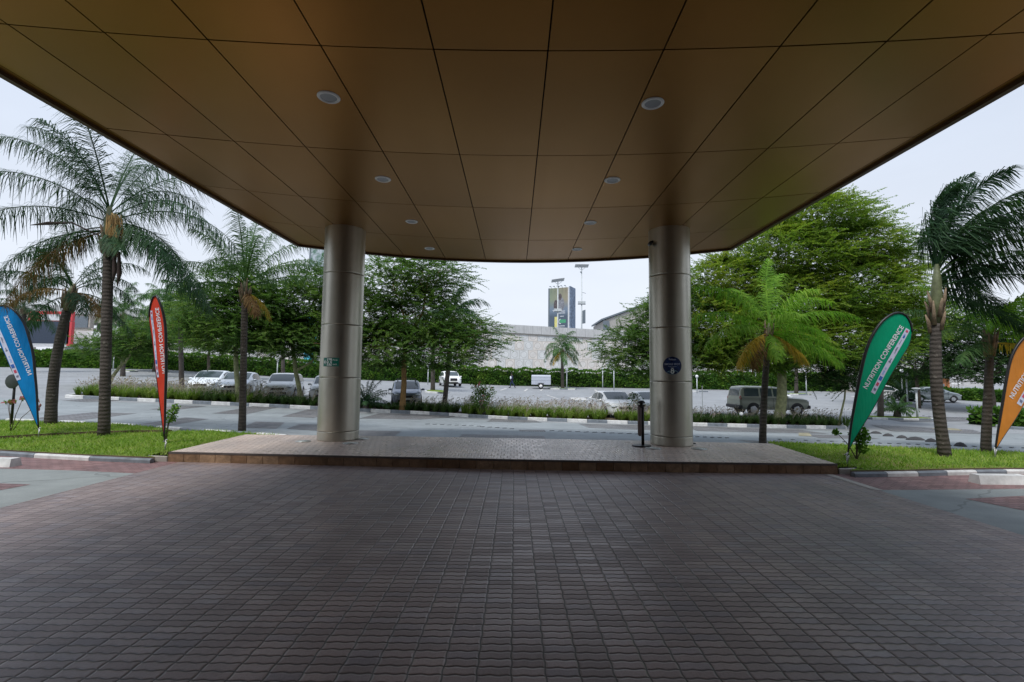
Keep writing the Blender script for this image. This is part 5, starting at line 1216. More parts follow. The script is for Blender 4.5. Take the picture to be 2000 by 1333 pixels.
    MB().box((fx_ + .028, 0, zb + .28), (.012, .50, .11)).build('number_plate', M['plate'], e_)
    if S.get('bump'):
        for sx_, xx in ((1, x1 - .08), (-1, x0 + .06)): MB().box((xx, 0, zb + .20), (.24, interp(wid, xx - .1 * sx_) * 2.04, .22), 0, 0, .04).build('bumper', M['trim'], e_)
    if rack:
        for sgn in (1, -1): MB().tube([(-1.1, .52 * sgn, interp(top, -1.1) + .02), (-.9, .52*sgn, interp(top, -.9) + .09), (.3, .52*sgn, interp(top, .3) + .09), (.5, .52*sgn, interp(top, .5) + .02)], .018).build('roof_rail', M['trim'], e_)
        for xx in (-.7, .1): MB().tube([(xx, -.56, interp(top, xx) + .11), (xx, .56, interp(top, xx) + .11)], .02).build('roof_bar', M['trim'], e_)
    return e_
SED = dict(top=[(-2.28, .80), (-2.22, .98), (-2.0, 1.05), (-1.62, 1.08), (-1.3, 1.22), (-.85, 1.40), (-.4, 1.455), (.1, 1.46), (.45, 1.41), (.85, 1.22), (1.25, 1.01), (1.45, .965), (1.9, .87), (2.12, .76), (2.25, .60)],
           belt=[(-2.28, .76), (-2.2, .93), (-1.5, .97), (0, .93), (1.2, .88), (1.9, .78), (2.12, .68), (2.25, .56)],
           wid=[(-2.28, .66), (-2.2, .76), (-2.0, .83), (-1.4, .87), (0, .885), (1.3, .87), (1.8, .83), (2.05, .74), (2.18, .62), (2.25, .50)], zb=.20, side=[(-1.25, -.98), (-.94, -.22), (-.15, .72)], ws=(1.22, .42), rw=(-1.6, -.85), wr=.32, wx=(-1.35, 1.38), hlz=.66, tlz=.82, handles=(-.75, .1),
           seams=(-.18, .95, -1.0), gz=.60, gw=.7, gh=.13)
HAT = dict(SED, top=[(-1.95, .80), (-1.92, 1.0), (-1.75, 1.22), (-1.5, 1.40), (-1.1, 1.47), (-.4, 1.51), (.1, 1.50), (.45, 1.43), (.9, 1.20), (1.2, 1.02), (1.35, .98), (1.7, .90), (1.9, .80), (2.0, .62)], belt=[(-1.95, .78), (-1.9, .98), (-1.5, .98), (0, .94), (1.2, .90), (1.7, .80), (1.9, .70), (2.0, .58)],
           wid=[(-1.95, .70), (-1.85, .80), (-1.4, .85), (0, .865), (1.2, .85), (1.6, .81), (1.85, .72), (1.95, .62), (2.0, .50)], side=[(-1.5, -1.12), (-1.05, -.25), (-.18, .78)], ws=(1.18, .42), rw=(-1.88, -1.5), wx=(-1.22, 1.25), seams=(-.2, .95), handles=(-.8, .1), hlz=.70, tlz=.95)
SUV = dict(top=[(-2.25, .95), (-2.22, 1.1), (-2.1, 1.35), (-1.85, 1.58), (-1.3, 1.66), (-.4, 1.69), (.1, 1.67), (.5, 1.58), (.95, 1.32), (1.25, 1.14), (1.4, 1.10), (1.9, 1.02), (2.15, .93), (2.25, .74)], belt=[(-2.25, .9), (-2.2, 1.05), (0, 1.04), (1.25, 1.0), (1.9, .93), (2.15, .84), (2.25, .68)],
           wid=[(-2.25, .78), (-2.15, .88), (-1.5, .93), (0, .945), (1.4, .93), (1.9, .89), (2.12, .82), (2.22, .70), (2.25, .60)], zb=.28, side=[(-1.8, -1.2), (-1.1, -.2), (-.12, .8)], ws=(1.22, .48), rw=(-2.18, -1.86), wr=.37, wx=(-1.38, 1.42), hlz=.84, tlz=1.0, handles=(-.8, .1), seams=(-.15, .95), gz=.76, gw=.75, gh=.30)
OFF = dict(top=[(-2.30, 1.0), (-2.28, 1.2), (-2.18, 1.70), (-2.08, 1.86), (-1.8, 1.89), (-.5, 1.88), (.25, 1.85), (.5, 1.79), (.72, 1.55), (.98, 1.24), (1.05, 1.19), (1.9, 1.13), (2.2, 1.07), (2.32, .98), (2.34, .8)], belt=[(-2.3, .96), (-2.26, 1.16), (0, 1.16), (1.0, 1.12), (1.9, 1.06), (2.2, 1.0), (2.34, .76)],
           wid=[(-2.3, .88), (-2.2, .93), (0, .955), (1.9, .94), (2.2, .90), (2.30, .84), (2.34, .78)], zb=.36, side=[(-2.0, -1.05), (-.92, -.18), (-.08, .70)], ws=(1.0, .52), rw=(-2.27, -2.14), wr=.39, wx=(-1.42, 1.45), hlz=.95, tlz=1.05, tls=2.6, handles=(-.8, .1), seams=(-.12, .85, -1.0), gz=.86, gw=.8, gh=.2, bump=True, hm=M['trim'])
pw1 = paint('white_car_paint', (.88, .89, .90)); ps = paint('silver_car_paint', (.58, .62, .66), .4, .32); pwb = paint('bluish_white_car_paint', (.80, .86, .92), .0); pb = paint('grey_beige_car_paint', (.25, .265, .21), .1, .35); pgs = paint('grey_green_silver_paint', (.30, .34, .35), .5, .3); pd = paint('dark_silver_car_paint', (.28, .31, .37), .5, .3)
def park(pxf, y, head): return Vector(gd(pxf, y))
def cl(px, y, yaw, half=2.2):
    """centre of a car whose nose centre shows at px, y, heading yaw (deg)"""
    n_ = gd(px, y); c = n_ - Vector((math.cos(R(yaw)), math.sin(R(yaw)), 0)) * half; c.z = G(c.x, c.y); return c
gr = 'cars parked nose to the grass bed'
car('bluish white saloon car parked leftmost behind the grass bed', cl(392, 28.3, -76), -76, SED, pwb, gr)
car('silver saloon car parked second from the left behind the grass bed', cl(452, 27.8, -74), -74, SED, ps, gr)
car('white hatchback parked behind the forked acacia', cl(543, 27.7, -76, 1.95), -76, HAT, pw1, gr)
car('white car mostly hidden by the left column', cl(634, 27.6, -76, 1.95), -76, HAT, pw1, gr)
car('dark silver hatchback with roof bars behind the ochre acacia trunk', cl(796, 27.4, -76, 1.95), -76, HAT, pd, gr, rack=True)
car('white saloon car parked left of the right column', cl(1221, 26.4, -82), -82, SED, pw1, gr)
car('white saloon car half hidden behind the right column', cl(1290, 27.4, -84), -84, SED, pw1, gr)
c = gd(1497, 32.6); c.z = G(c.x, c.y); car('grey-beige boxy off-road car parked side-on behind the thick pale trunk', c, 2, OFF, pb, 'cars in the right part of the car park')
c = gd(1490, 40); car('white car showing over the roof of the grey-beige off-road car', Vector((c.x, c.y, G(c.x, c.y))), 15, SUV, pw1, 'cars in the right part of the car park')
c = gd(1722, 50); car('white hatchback parked left of the silver saloon, beyond the traffic island', Vector((c.x, c.y, G(c.x, c.y))), -18, HAT, pw1, 'cars in the right part of the car park')
c = gd(1817, 48.5); car('silver saloon car parked side-on at the far right beyond the lamp posts', Vector((c.x, c.y, G(c.x, c.y))), -12, SED, pgs, 'cars in the right part of the car park')
c = gd(879, 54); car('white off-road car driving in the car park beyond the left grass bed', Vector((c.x, c.y, G(c.x, c.y))), -72, SUV, pw1, None, name='off_road_car')

# trailer
c = gd(1057, 57); c.z = G(c.x, c.y)
e = empty('box_trailer', c, R(-4)); tag(e, 'small light grey box trailer standing before the far hedge', 'trailer')
M['tgrey'] = simple('pale_grey_panel', (.44, .48, .56), .5, var=.05); 
MB().add([(s*1.12, -.65, .48) for s in (-1, 1)] + [(s*1.12, .65, .48) for s in (1, -1)] + [(s*1.12, -.65, 1.40) for s in (-1, 1)] + [(s*1.12, .65, 1.40) for s in (1, -1)] + [(s*1.10, -.42, 1.60) for s in (-1, 1)] + [(s*1.10, .42, 1.60) for s in (1, -1)],
         [(3, 2, 1, 0), (0, 1, 5, 4), (1, 2, 6, 5), (2, 3, 7, 6), (3, 0, 4, 7), (4, 5, 9, 8), (5, 6, 10, 9), (6, 7, 11, 10), (7, 4, 8, 11), (8, 9, 10, 11)]).build('box_body', M['tgrey'], e)
MB().box((0, -.653, .95), (2.2, .01, .02)).box((0, -.653, 1.39), (2.22, .02, .03)).build('seam', M['kg'], e)
MB().box((0, 0, .43), (2.2, 1.2, .09)).build('chassis', M['trim'], e)
MB().tube([(1.1, -.4, .42), (1.9, 0, .40)], .04).tube([(1.1, .4, .42), (1.9, 0, .40)], .04).tube([(1.85, 0, .42), (2.05, 0, .38), (2.05, 0, .1)], .045).build('drawbar', M['trim'], e)
for s_ in (-1, 1):
    w_ = MB().lathe([(.18, -.09), (.29, -.09), (.31, -.05), (.31, .05), (.29, .09), (.18, .09)], (-.02, .70 * s_, .31), 24, axis='Y').build('wheel', M['rubber'], e)
    MB().lathe([(.02, -.095), (.185, -.093), (.19, .093), (.02, .095)], (-.02, .70 * s_, .31), 20, axis='Y').build('rim', M['white'], w_)
    MB().add([(x, y * s_, z) for x, z in ((-.42, .44), (-.32, .66), (.28, .66), (.38, .44)) for y in (.655, .84)], [(0, 1, 3, 2), (2, 3, 5, 4), (4, 5, 7, 6)]).build('mudguard', M['trim'], e)

# person walking
def skin_body(name, chains, mat, parent, sub=2):
    vs, es, rs = [], [], []; key = {}
    def vid(p, r_):
        k = tuple(round(c, 4) for c in p)
        if k not in key: key[k] = len(vs); vs.append(p); rs.append(r_)
        return key[k]
    for ch in chains:
        ids = [vid(p, r_) for p, r_ in ch]
        es += [(a, b_) for a, b_ in zip(ids, ids[1:]) if a != b_]
    me = bpy.data.meshes.new(name); me.from_pydata(vs, es, []); o = bpy.data.objects.new(name, me); C.objects.link(o)
    md = o.modifiers.new('skin', 'SKIN'); o.modifiers.new('sub', 'SUBSURF').levels = sub
    for v_, r_ in zip(me.skin_vertices[0].data, rs): v_.radius = (r_, r_) if not isinstance(r_, tuple) else r_
    me.skin_vertices[0].data[0].use_root = True
    bpy.context.view_layer.update(); dg = bpy.context.evaluated_depsgraph_get(); m2 = bpy.data.meshes.new_from_object(o.evaluated_get(dg)); bpy.data.objects.remove(o)
    for p in m2.polygons: p.use_smooth = True
    m2.materials.clear(); m2.materials.append(mat); o = bpy.data.objects.new(name, m2); C.objects.link(o); o.parent = parent; return o
c = gd(1000, 57); c.z = G(c.x, c.y)
e = empty('person', c); tag(e, 'person in a navy suit and white shirt walking left across the car park', 'person')
M['skn'] = simple('dark_skin', (.075, .042, .028), .55, var=.05); M['navy'] = simple('navy_suit', (.014, .024, .075), .75); M['shirt'] = simple('white_shirt', (.72, .76, .82), .7); M['shoe'] = simple('black_shoe', (.008, .008, .009), .4)
# walks towards -X; x forward = negative
hand = lambda x, y, z, dx: [[((x, y, z)), .028], [((x - .02 + dx, y, z - .06)), .034], [((x - .03 + dx, y, z - .11)), .026]]
body = [[((.0, 0, .95), .13), ((.0, 0, 1.12), .125), ((-.01, 0, 1.30), .145), ((-.02, 0, 1.44), .10), ((-.035, 0, 1.52), .052), ((-.05, 0, 1.58), .06), ((-.06, 0, 1.66), .095), ((-.055, 0, 1.73), .075)],
        [((-.06, 0, 1.66), .095), ((-.14, 0, 1.63), .02)]]
for s_, (ex, ez, hx, hz) in ((1, (.10, 1.14, .02, .92)), (-1, (.04, 1.12, -.16, .95))):
    body.append([((-.02, 0, 1.44), .10), ((-.01, .19 * s_, 1.41), .062), ((ex, .23 * s_, ez), .046), ((hx, .22 * s_, hz), .030), ((hx - .01, .22 * s_, hz - .05), .035)])
    for k in range(4): body.append([((hx - .01, .22 * s_, hz - .05), .035), ((hx - .03 + .018 * k, .215 * s_, hz - .10), .010), ((hx - .035 + .018 * k, .205 * s_, hz - .145), .008)])
    body.append([((hx - .01, .22 * s_, hz - .05), .035), ((hx - .045, .20 * s_, hz - .075), .010), ((hx - .055, .19 * s_, hz - .105), .008)])
for s_, (kx_, kz, ax, az, tx) in ((1, (-.14, .52, -.20, .10, -.36)), (-1, (.10, .53, .36, .20, .30))):
    body.append([((.0, 0, .95), .13), ((.0, .09 * s_, .88), .095), ((kx_, .09 * s_, kz), .062), ((ax, .09 * s_, az), .04), ((tx, .10 * s_, az - .05 if s_ == 1 else .06), .034)])
skin_body('body', body, M['skn'], e)
up_ = [[((.0, 0, .92), .155), ((.0, 0, 1.12), .15), ((-.005, 0, 1.30), .168), ((-.015, 0, 1.43), .115)]]
for s_, (ex, ez, hx, hz) in ((1, (.10, 1.14, .02, .94)), (-1, (.04, 1.12, -.16, .97))): up_.append([((-.015, 0, 1.43), .115), ((-.01, .19 * s_, 1.41), .08), ((ex, .23 * s_, ez), .062), ((hx, .22 * s_, hz), .048)])
skin_body('jacket', up_, M['navy'], e)
skin_body('shirt', [[((-.10, -.07, .94), .125), ((-.13, -.08, 1.2), .14), ((-.09, -.07, 1.40), .11)]], M['shirt'], e)
tr_ = []
for s_, (kx_, kz, ax, az, tx) in ((1, (-.14, .52, -.20, .12, -.36)), (-1, (.10, .53, .34, .22, .30))): tr_.append([((.0, 0, .94), .15), ((.0, .09 * s_, .86), .115), ((kx_, .09 * s_, kz), .082), ((ax, .09 * s_, az), .064)])
skin_body('trousers', tr_, M['navy'], e)
for s_, x, z, an in ((1, -.26, .045, 0), (-1, .36, .14, .7)):
    MB().ball((x, .09 * s_, z), .14, 8, 0, Matrix.Rotation(an, 4, 'Y'), (1.0, .36, .36)).build('shoe', M['shoe'], e)
MB().ball((-.045, 0, 1.70), .098, 10, 0, None, (1.02, .9, .9)).build('hair', M['shoe'], e)

# ------------------------------------------------------------------ lamps, signs and posts in the car park
M['post'] = simple('pale_grey_post', (.48, .52, .54), .5); M['globe'] = simple('white_globe', (.70, .72, .74), .25, var=.02)
def globe_lamp(label, px, y, h, g_=True):
    e_ = empty('globe_lamp', gd(px, y)); tag(e_, label, 'lamp post', 'globe lamps round the car park')
    MB().tube([(0, 0, -.05), (0, 0, h)], .055, 10).build('post', M['post'], e_)
    MB().lathe([(.06, h - .02), (.10, h + .02), (.10, h + .05)], n=14).build('collar', M['post'], e_)
    if g_: MB().ball((0, 0, h + .18), .17, 12).build('globe', M['globe'], e_)
    else: MB().lathe([(.10, h + .05), (.24, h + .10), (.20, h + .15), (.03, h + .17)], n=16).build('lamp_head', M['post'], e_)
    return e_
for lb, px, y, h in (('globe lamp post before the hedge, left of the forked acacia', 541, 53, 1.9), ('globe lamp post before the hedge behind the slanting yellow trunk', 220, 56, 2.0), ('pale globe lamp post beside the blue flag', 40, 50, 2.2), ('globe lamp post standing right of the single palm', 1107, 56.5, 2.15),
                     ('tall globe lamp post midway between the single palm and the right column', 1199, 56, 2.45), ('globe lamp post in the low shrubs just left of the right column', 1177, 60.5, 2.3), ('globe lamp post rising left of the grey trailer, behind the hedge', 1065, 66, 3.2), ('globe lamp post behind the pink flowering shrub', 951, 66, 3.2),
                     ('globe lamp post between the thick trunk and the young acacia', 1574, 55, 2.5), ('globe lamp post behind the palm right of the column', 1476, 62, 3.0), ('slim globe lamp post just right of the right column', 1361, 55, 1.7),
                     ('nearest lamp post, on the traffic island by the silver saloon', 1788, 31, 1.85), ('globe lamp post left of the silver saloon', 1770, 44, 2.6), ('globe lamp post left of the cycad beyond the traffic island', 1761, 50, 2.8), ('globe lamp post behind the ochre acacia, left of the white off-road car', 836, 55, 2.0)):
    globe_lamp(lb, px, y, h, px != 1788)
# round traffic sign seen from behind
b = gd(30, 13.6); b.z = G(b.x, b.y) + .12
e = empty('round_traffic_sign', b); tag(e, 'round traffic sign on a dark post seen from behind, beside the blue flag', 'road sign')
MB().tube([(0, 0, -.1), (0, 0, 1.5)], .032, 12).build('post', M['black'], e)
MB().lathe([(1e-4, -.008), (.19, -.008), (.2, -.004), (.2, .008), (1e-4, .008)], (-.03, -.045, 1.25), 32, axis='Y').build('sign_plate', simple('sign_back', (.035, .045, .045), .5), e)
b = gd(1371, 25.2); e = empty('marker_post', b); tag(e, 'thin grey metal post in the bed between the right column and the off-road car', 'post')
MB().tube([(0, 0, -.1), (0, 0, 2.0)], .022, 10).build('post', M['post'], e); MB().lathe([(.026, 2.0), (.03, 2.02), (.01, 2.05)], n=10).build('cap', M['trim'], e)
b = gd(1446, 24.9); e = empty('bed_light', b); tag(e, 'small white ball light in the grass in front of the grey-beige off-road car', 'garden light')
MB().ball((0, 0, .62), .10, 10).build('globe', M['globe'], e); MB().tube([(0, 0, -.05), (0, 0, .55)], .02).build('stem', M['black'], e)

# traffic islands
def island(name, px0, px1, y, dpt, h=.12):
    a, b_ = gd(px0, y), gd(px1, y); c_ = (a + b_) / 2; mb = MB(); L_ = (b_ - a).length
    pts_ = [(a.x + .3, a.y), (b_.x - .3, b_.y), (b_.x, b_.y + dpt / 2), (b_.x - .3, b_.y + dpt), (a.x + .3, a.y + dpt), (a.x, a.y + dpt / 2)]
    vs = [(p_[0], p_[1], G(*p_) + h - .01) for p_ in pts_]; mb.add(vs, [tuple(range(6))]); struct(mb.build('grass_verge', M['lawn']))
    kerb('kerb', pts_ + [pts_[0]], h, .16, 0, 1.0)
island('i', 1690, 1835, 30.6, 1.6); island('i', 1072, 1128, 56.4, 1.4); island('i', 826, 872, 41.5, 3.0); island('i', 196, 258, 54, 1.4); island('i', 1535, 1590, 55, 1.4)
kerb('kerb', [tuple(gd(px, 57)[:2]) for px in (1345, 1382)], .13, .15, 0)
# right-hand far kerbs and low beds
pts_ = [tuple(gp(*q)[:2]) for q in ((1832, 771), (1880, 776), (1960, 783), (2060, 790))]; kerb('kerb', pts_, .13, .15, 0)
for lb, px0, px1, y, h in (('low clipped hedge bed behind the silver saloon, right', 1832, 2080, 52, 1.0),):
    a, b_ = gd(px0, y), gd(px1, y - 6); hedge('low_hedge', lb, [(a.x, a.y), (b_.x, b_.y)], h, 1.5, 5000, 77)
a, b_ = gd(1950, 27.0), gd(2120, 25.2); hedge('low_hedge', 'dark low hedge bed behind the orange flag', [(a.x, a.y), (b_.x, b_.y)], .8, 2.0, 4000, 78)
kerb('kerb', [tuple(gd(px, y)[:2]) for px, y in ((1940, 27.4), (1950, 26.6), (2120, 24.8))], .14, .15, 0)
a, b_ = gd(1693, 64), gd(1832, 60); hedge('dark_hedge', 'tall dark hedge behind the white hatchback and the silver saloon', [(a.x, a.y), (b_.x, b_.y)], 2.7, 1.5, 6000, 79)

# ------------------------------------------------------------------ flyover wall, buildings, billboards
M['wallp'] = None
t = NT('patterned_wall_panel'); X, Y, Z = t.sep(t.obj())
s_ = 1.5
iv = t.ma('FLOOR', t.ma('DIVIDE', Z, s_)); u_ = t.ma('ADD', t.ma('DIVIDE', X, s_), t.ma('MULTIPLY', t.ma('MODULO', iv, 2.0), .5)); iu = t.ma('FLOOR', u_)
fu = t.ma('SUBTRACT', t.ma('SUBTRACT', u_, iu), .5); fv = t.ma('SUBTRACT', t.ma('SUBTRACT', t.ma('DIVIDE', Z, s_), iv), .5)
au, av = t.ma('ABSOLUTE', fu), t.ma('ABSOLUTE', fv)
line = t.ma('MAXIMUM', t.ma('GREATER_THAN', au, .475), t.ma('GREATER_THAN', av, .475))
rad = t.ma('MAXIMUM', t.ma('MAXIMUM', au, av), t.ma('MULTIPLY', t.ma('ADD', au, av), .72))
ring_ = t.ma('COMPARE', rad, .33, .022); inner = t.ma('LESS_THAN', rad, .31)
wn = t.n('ShaderNodeTexWhiteNoise'); t.l(t.comb(iu, iv), wn.inputs['Vector']); rv = wn.outputs['Value']
c_ = t.mix(t.ma('GREATER_THAN', rv, .55), (.56, .58, .59), (.60, .575, .55)); c_ = t.mix(t.ma('MULTIPLY', inner, .35), c_, (.62, .64, .66)); n1 = t.noise(1.2, 5, .65); c_ = t.mix(1.0, c_, t.mix(t.ramp(n1, .3, .7), (.85, .84, .83), (1.1, 1.1, 1.1)), 'MULTIPLY')
c_ = t.mix(t.ma('MULTIPLY', ring_, .55), c_, (.22, .22, .23)); c_ = t.mix(t.ma('MULTIPLY', line, .6), c_, (.20, .19, .18)); M['wallp'] = t.fin(c_, .85, 0, .3)
t = NT('parapet_concrete'); X, Y, Z = t.sep(t.obj()); fx_ = t.ma('FRACT', t.ma('DIVIDE', X, 1.45)); jn = t.ma('LESS_THAN', fx_, .035)
n1 = t.noise(.8, 6, .65); n2 = t.noise(3, 4, .6, t.comb(t.ma('MULTIPLY', X, 2), 0.0, t.ma('MULTIPLY', Z, .3)))
c_ = t.mix(t.ramp(n1, .3, .7), (.42, .43, .44), (.50, .51, .52)); c_ = t.mix(1.0, c_, t.mix(t.ramp(n2, .3, .7), (.85, .85, .85), (1.06, 1.06, 1.06)), 'MULTIPLY'); c_ = t.mix(t.ma('MULTIPLY', jn, .7), c_, (.18, .18, .19)); M['parap'] = t.fin(c_, .85, 0, .3)
YW = 80
def topz(px, py): return P(px, py, YW)
tops = [P(*q, YW) for q in ((300, 606), (560, 614), (760, 622), (950, 632), (1075, 639), (1175, 645), (1270, 650), (1400, 657), (1720, 676))]
e = empty('flyover_wall', (0, YW, 0)); tag(e, 'long pale concrete flyover wall with octagon patterned panels behind the hedge', 'wall')
mb = MB(); pb_ = MB(); lg = MB()
for a, b_ in zip(tops, tops[1:]):
    for m_, (zt0, zt1, zb0, zb1, y0, y1) in ((mb, (a.z - 1.45, b_.z - 1.45, 0, 0, 0, 1.0)), (pb_, (a.z, b_.z, a.z - 1.36, b_.z - 1.36, -.25, .9)), (lg, (a.z - 1.36, b_.z - 1.36, a.z - 1.55, b_.z - 1.55, -.14, .85))):
        m_.add([(a.x, y0, zb0), (b_.x, y0, zb1), (b_.x, y0, zt1), (a.x, y0, zt0), (a.x, y1, zb0), (b_.x, y1, zb1), (b_.x, y1, zt1), (a.x, y1, zt0)], [(0, 1, 2, 3), (5, 4, 7, 6), (3, 2, 6, 7), (0, 4, 5, 1)] + ([(0, 3, 7, 4)] if a is tops[0] else []) + ([(1, 5, 6, 2)] if b_ is tops[-1] else []))
mb.build('panel_wall', M['wallp'], e); pb_.build('parapet', M['parap'], e); lg.build('ledge', M['conc'], e)
# bridge span to the left
e = empty('bridge_span', (0, YW, 0)); tag(e, 'concrete bridge girder continuing the wall behind the left palms', 'bridge')
a, b_ = P(-420, 570, YW), P(299, 606, YW)
for nm, o0, o1, mt, y0 in (('parapet', 0, -1.3, 'parap', 0), ('girder', -1.35, -2.6, 'conc', .2)):
    MB().add([(a.x, y0, a.z + o1), (b_.x, y0, b_.z + o1), (b_.x, y0, b_.z + o0), (a.x, y0, a.z + o0), (a.x, 8, a.z + o1), (b_.x, 8, b_.z + o1), (b_.x, 8, b_.z + o0), (a.x, 8, a.z + o0)], [(0, 1, 2, 3), (3, 2, 6, 7), (0, 4, 5, 1), (1, 5, 6, 2), (0, 3, 7, 4), (5, 4, 7, 6)]).build(nm, M[mt], e)
for px in (290, 205):
    q = P(px, 640, YW + 3); MB().box((q.x, 3, q.z * .5), (1.6, 1.4, q.z + 2.5)).build('pier', M['conc'], e)
M['pw'] = simple('pale_shop_wall', (.55, .57, .6), .7); M['navyp'] = simple('navy_billboard', (.025, .04, .07), .5); M['redp'] = simple('red_board', (.55, .05, .06), .5); M['slate'] = simple('slate_panel', (.13, .16, .19), .6)
def slab(px0, py0, px1, py1, y, dpt, parent, name, mat, ref):
    a_, b2 = P(px0, py0, y), P(px1, py1, y); c_ = Vector(((a_.x + b2.x) / 2, y + dpt / 2, (a_.z + b2.z) / 2)) - Vector(ref)
    return MB().box(c_, (abs(b2.x - a_.x), dpt, abs(a_.z - b2.z))).build(name, mat, parent)
r0 = gd(90, 72); e = empty('roadside_board', r0); tag(e, 'wide dark advertising board with a red header behind the left palms', 'billboard')
slab(44, 628, 133, 672, 72, .5, e, 'dark_panel', M['navyp'], r0); slab(56, 608, 141, 628, 72.05, .4, e, 'red_header', M['redp'], r0); slab(133, 628.5, 137, 676, 72.0, .5, e, 'red_edge', M['redp'], r0)
slab(80, 614, 125, 626.5, 71.98, .05, e, 'white_caption', M['pw'], r0); slab(129, 615, 136.5, 621, 71.98, .05, e, 'white_block', M['pw'], r0); slab(129, 623, 136.5, 629, 71.97, .05, e, 'white_block', M['pw'], r0)
slab(50, 672.5, 134, 678, 72.1, .3, e, 'bottom_rail', M['pw'], r0)
for px in (60, 120): slab(px, 678.2, px + 3, 722, 72.2, .3, e, 'leg', M['conc'], r0)
r0 = gd(158, 75); e = empty('white_roofed_kiosk', r0); tag(e, 'low kiosk with a white sloping roof and blue-grey wall beyond the hedge', 'building')
slab(128, 672, 198, 720, 75, 5, e, 'wall', simple('blue_grey_wall', (.34, .38, .43), .7), r0)
a, b_, c_ = P(128, 672, 74.8) - r0, P(198, 672, 74.8) - r0, P(150, 646, 74.8) - r0
MB().add([a, b_, (c_.x + 2.2, c_.y, c_.z - .1), c_, a + Vector((0, 5.4, 0)), b_ + Vector((0, 5.4, 0)), Vector((c_.x + 2.2, c_.y + 5.4, c_.z - .1)), c_ + Vector((0, 5.4, 0))], [(0, 1, 2, 3), (5, 4, 7, 6), (3, 2, 6, 7), (0, 3, 7, 4), (2, 1, 5, 6), (0, 4, 5, 1)]).build('roof', M['white'], e)
r0 = gd(158, 79); e = empty('slate_grey_hoarding', r0); tag(e, 'slate grey hoarding under the bridge girder, between the two front left palms', 'hoarding')
slab(143, 618, 172, 640, 79, .6, e, 'panel', M['slate'], r0); slab(172.5, 616, 175, 640, 79, .8, e, 'frame', M['conc'], r0); slab(140, 640.5, 176, 720, 79.2, .5, e, 'base_wall', M['conc'], r0)
# right background
r0 = gd(1222, 112); e = empty('long_hall', r0); tag(e, 'grey hall with a sloping roof rising behind the wall at the right column', 'building')
a, b_, c_, d_ = [P(*q, 112) - r0 for q in ((1178, 700), (1290, 700), (1290, 585), (1178, 627))]; f5 = Vector((0, 14, 0)); 
MB().add([a, b_, c_, d_, a + f5, b_ + f5, c_ + f5, d_ + f5], [(0, 1, 2, 3), (5, 4, 7, 6), (0, 3, 7, 4), (1, 5, 6, 2)]).build('wall', simple('warm_grey_wall', (.36, .35, .33), .8), e)
MB().add([d_ + Vector((-.5, -.4, 0)), c_ + Vector((0, -.4, 0)), c_ + Vector((0, -.4, .4)), d_ + Vector((-.5, -.4, .4)), d_ + Vector((-.5, 14, 0)), c_ + Vector((0, 14, 0)), c_ + Vector((0, 14, .4)), d_ + Vector((-.5, 14, .4))], [(0, 1, 2, 3), (3, 2, 6, 7), (0, 3, 7, 4), (4, 5, 1, 0), (5, 4, 7, 6)]).build('roof', M['slate'], e)
a_ = P(1178, 627, 111.7) - r0; b2 = P(1190, 700, 111.7) - r0; MB().box(((a_.x + b2.x) / 2, a_.y + .0, (a_.z + b2.z) / 2), (b2.x - a_.x, .4, a_.z - b2.z)).build('dark_bay', M['slate'], e)
r0 = gd(1760, 68); e = empty('pale_boundary_wall', r0); tag(e, 'plain pale wall at the right end of the hedge', 'wall'); slab(1660, 690, 1940, 756, 68, .4, e, 'wall', simple('pale_render', (.47, .47, .47), .8), r0); slab(1656, 687, 1944, 689.6, 67.8, .8, e, 'coping', M['conc'], r0)
r0 = gd(1662, 61); e = empty('concrete_blocks', r0); e.name = 'concrete_barrier'; tag(e, 'low pale concrete barrier at the right end of the long hedge', 'barrier'); slab(1652, 761, 1674, 769, 61, .8, e, 'block', M['conc'], r0); slab(1676, 762, 1692, 770, 61.4, .8, e, 'block', M['conc'], r0)
r0 = gd(1838, 62); e = empty('orange_gatehouse', r0); tag(e, 'small orange gatehouse behind the wind-blown palm trunk', 'building')
M['oran'] = simple('orange_render', (.36, .14, .055), .8); slab(1812, 739, 1856, 771, 62, 3, e, 'wall', M['oran'], r0); slab(1828, 750, 1846, 771, 61.9, .15, e, 'doorway', M['slate'], r0); slab(1808, 736, 1860, 738.8, 61.6, 4, e, 'roof', M['slate'], r0)
r0 = gd(1866, 63); e = empty('white_marquee', r0); tag(e, 'small white gazebo right of the orange gatehouse', 'gazebo')
slab(1858, 748, 1879, 751, 63, 2.5, e, 'roof', M['white'], r0)
for px in (1859, 1865, 1872, 1878): slab(px, 751.2, px + .8, 768, 63, .1, e, 'leg', M['white'], r0)

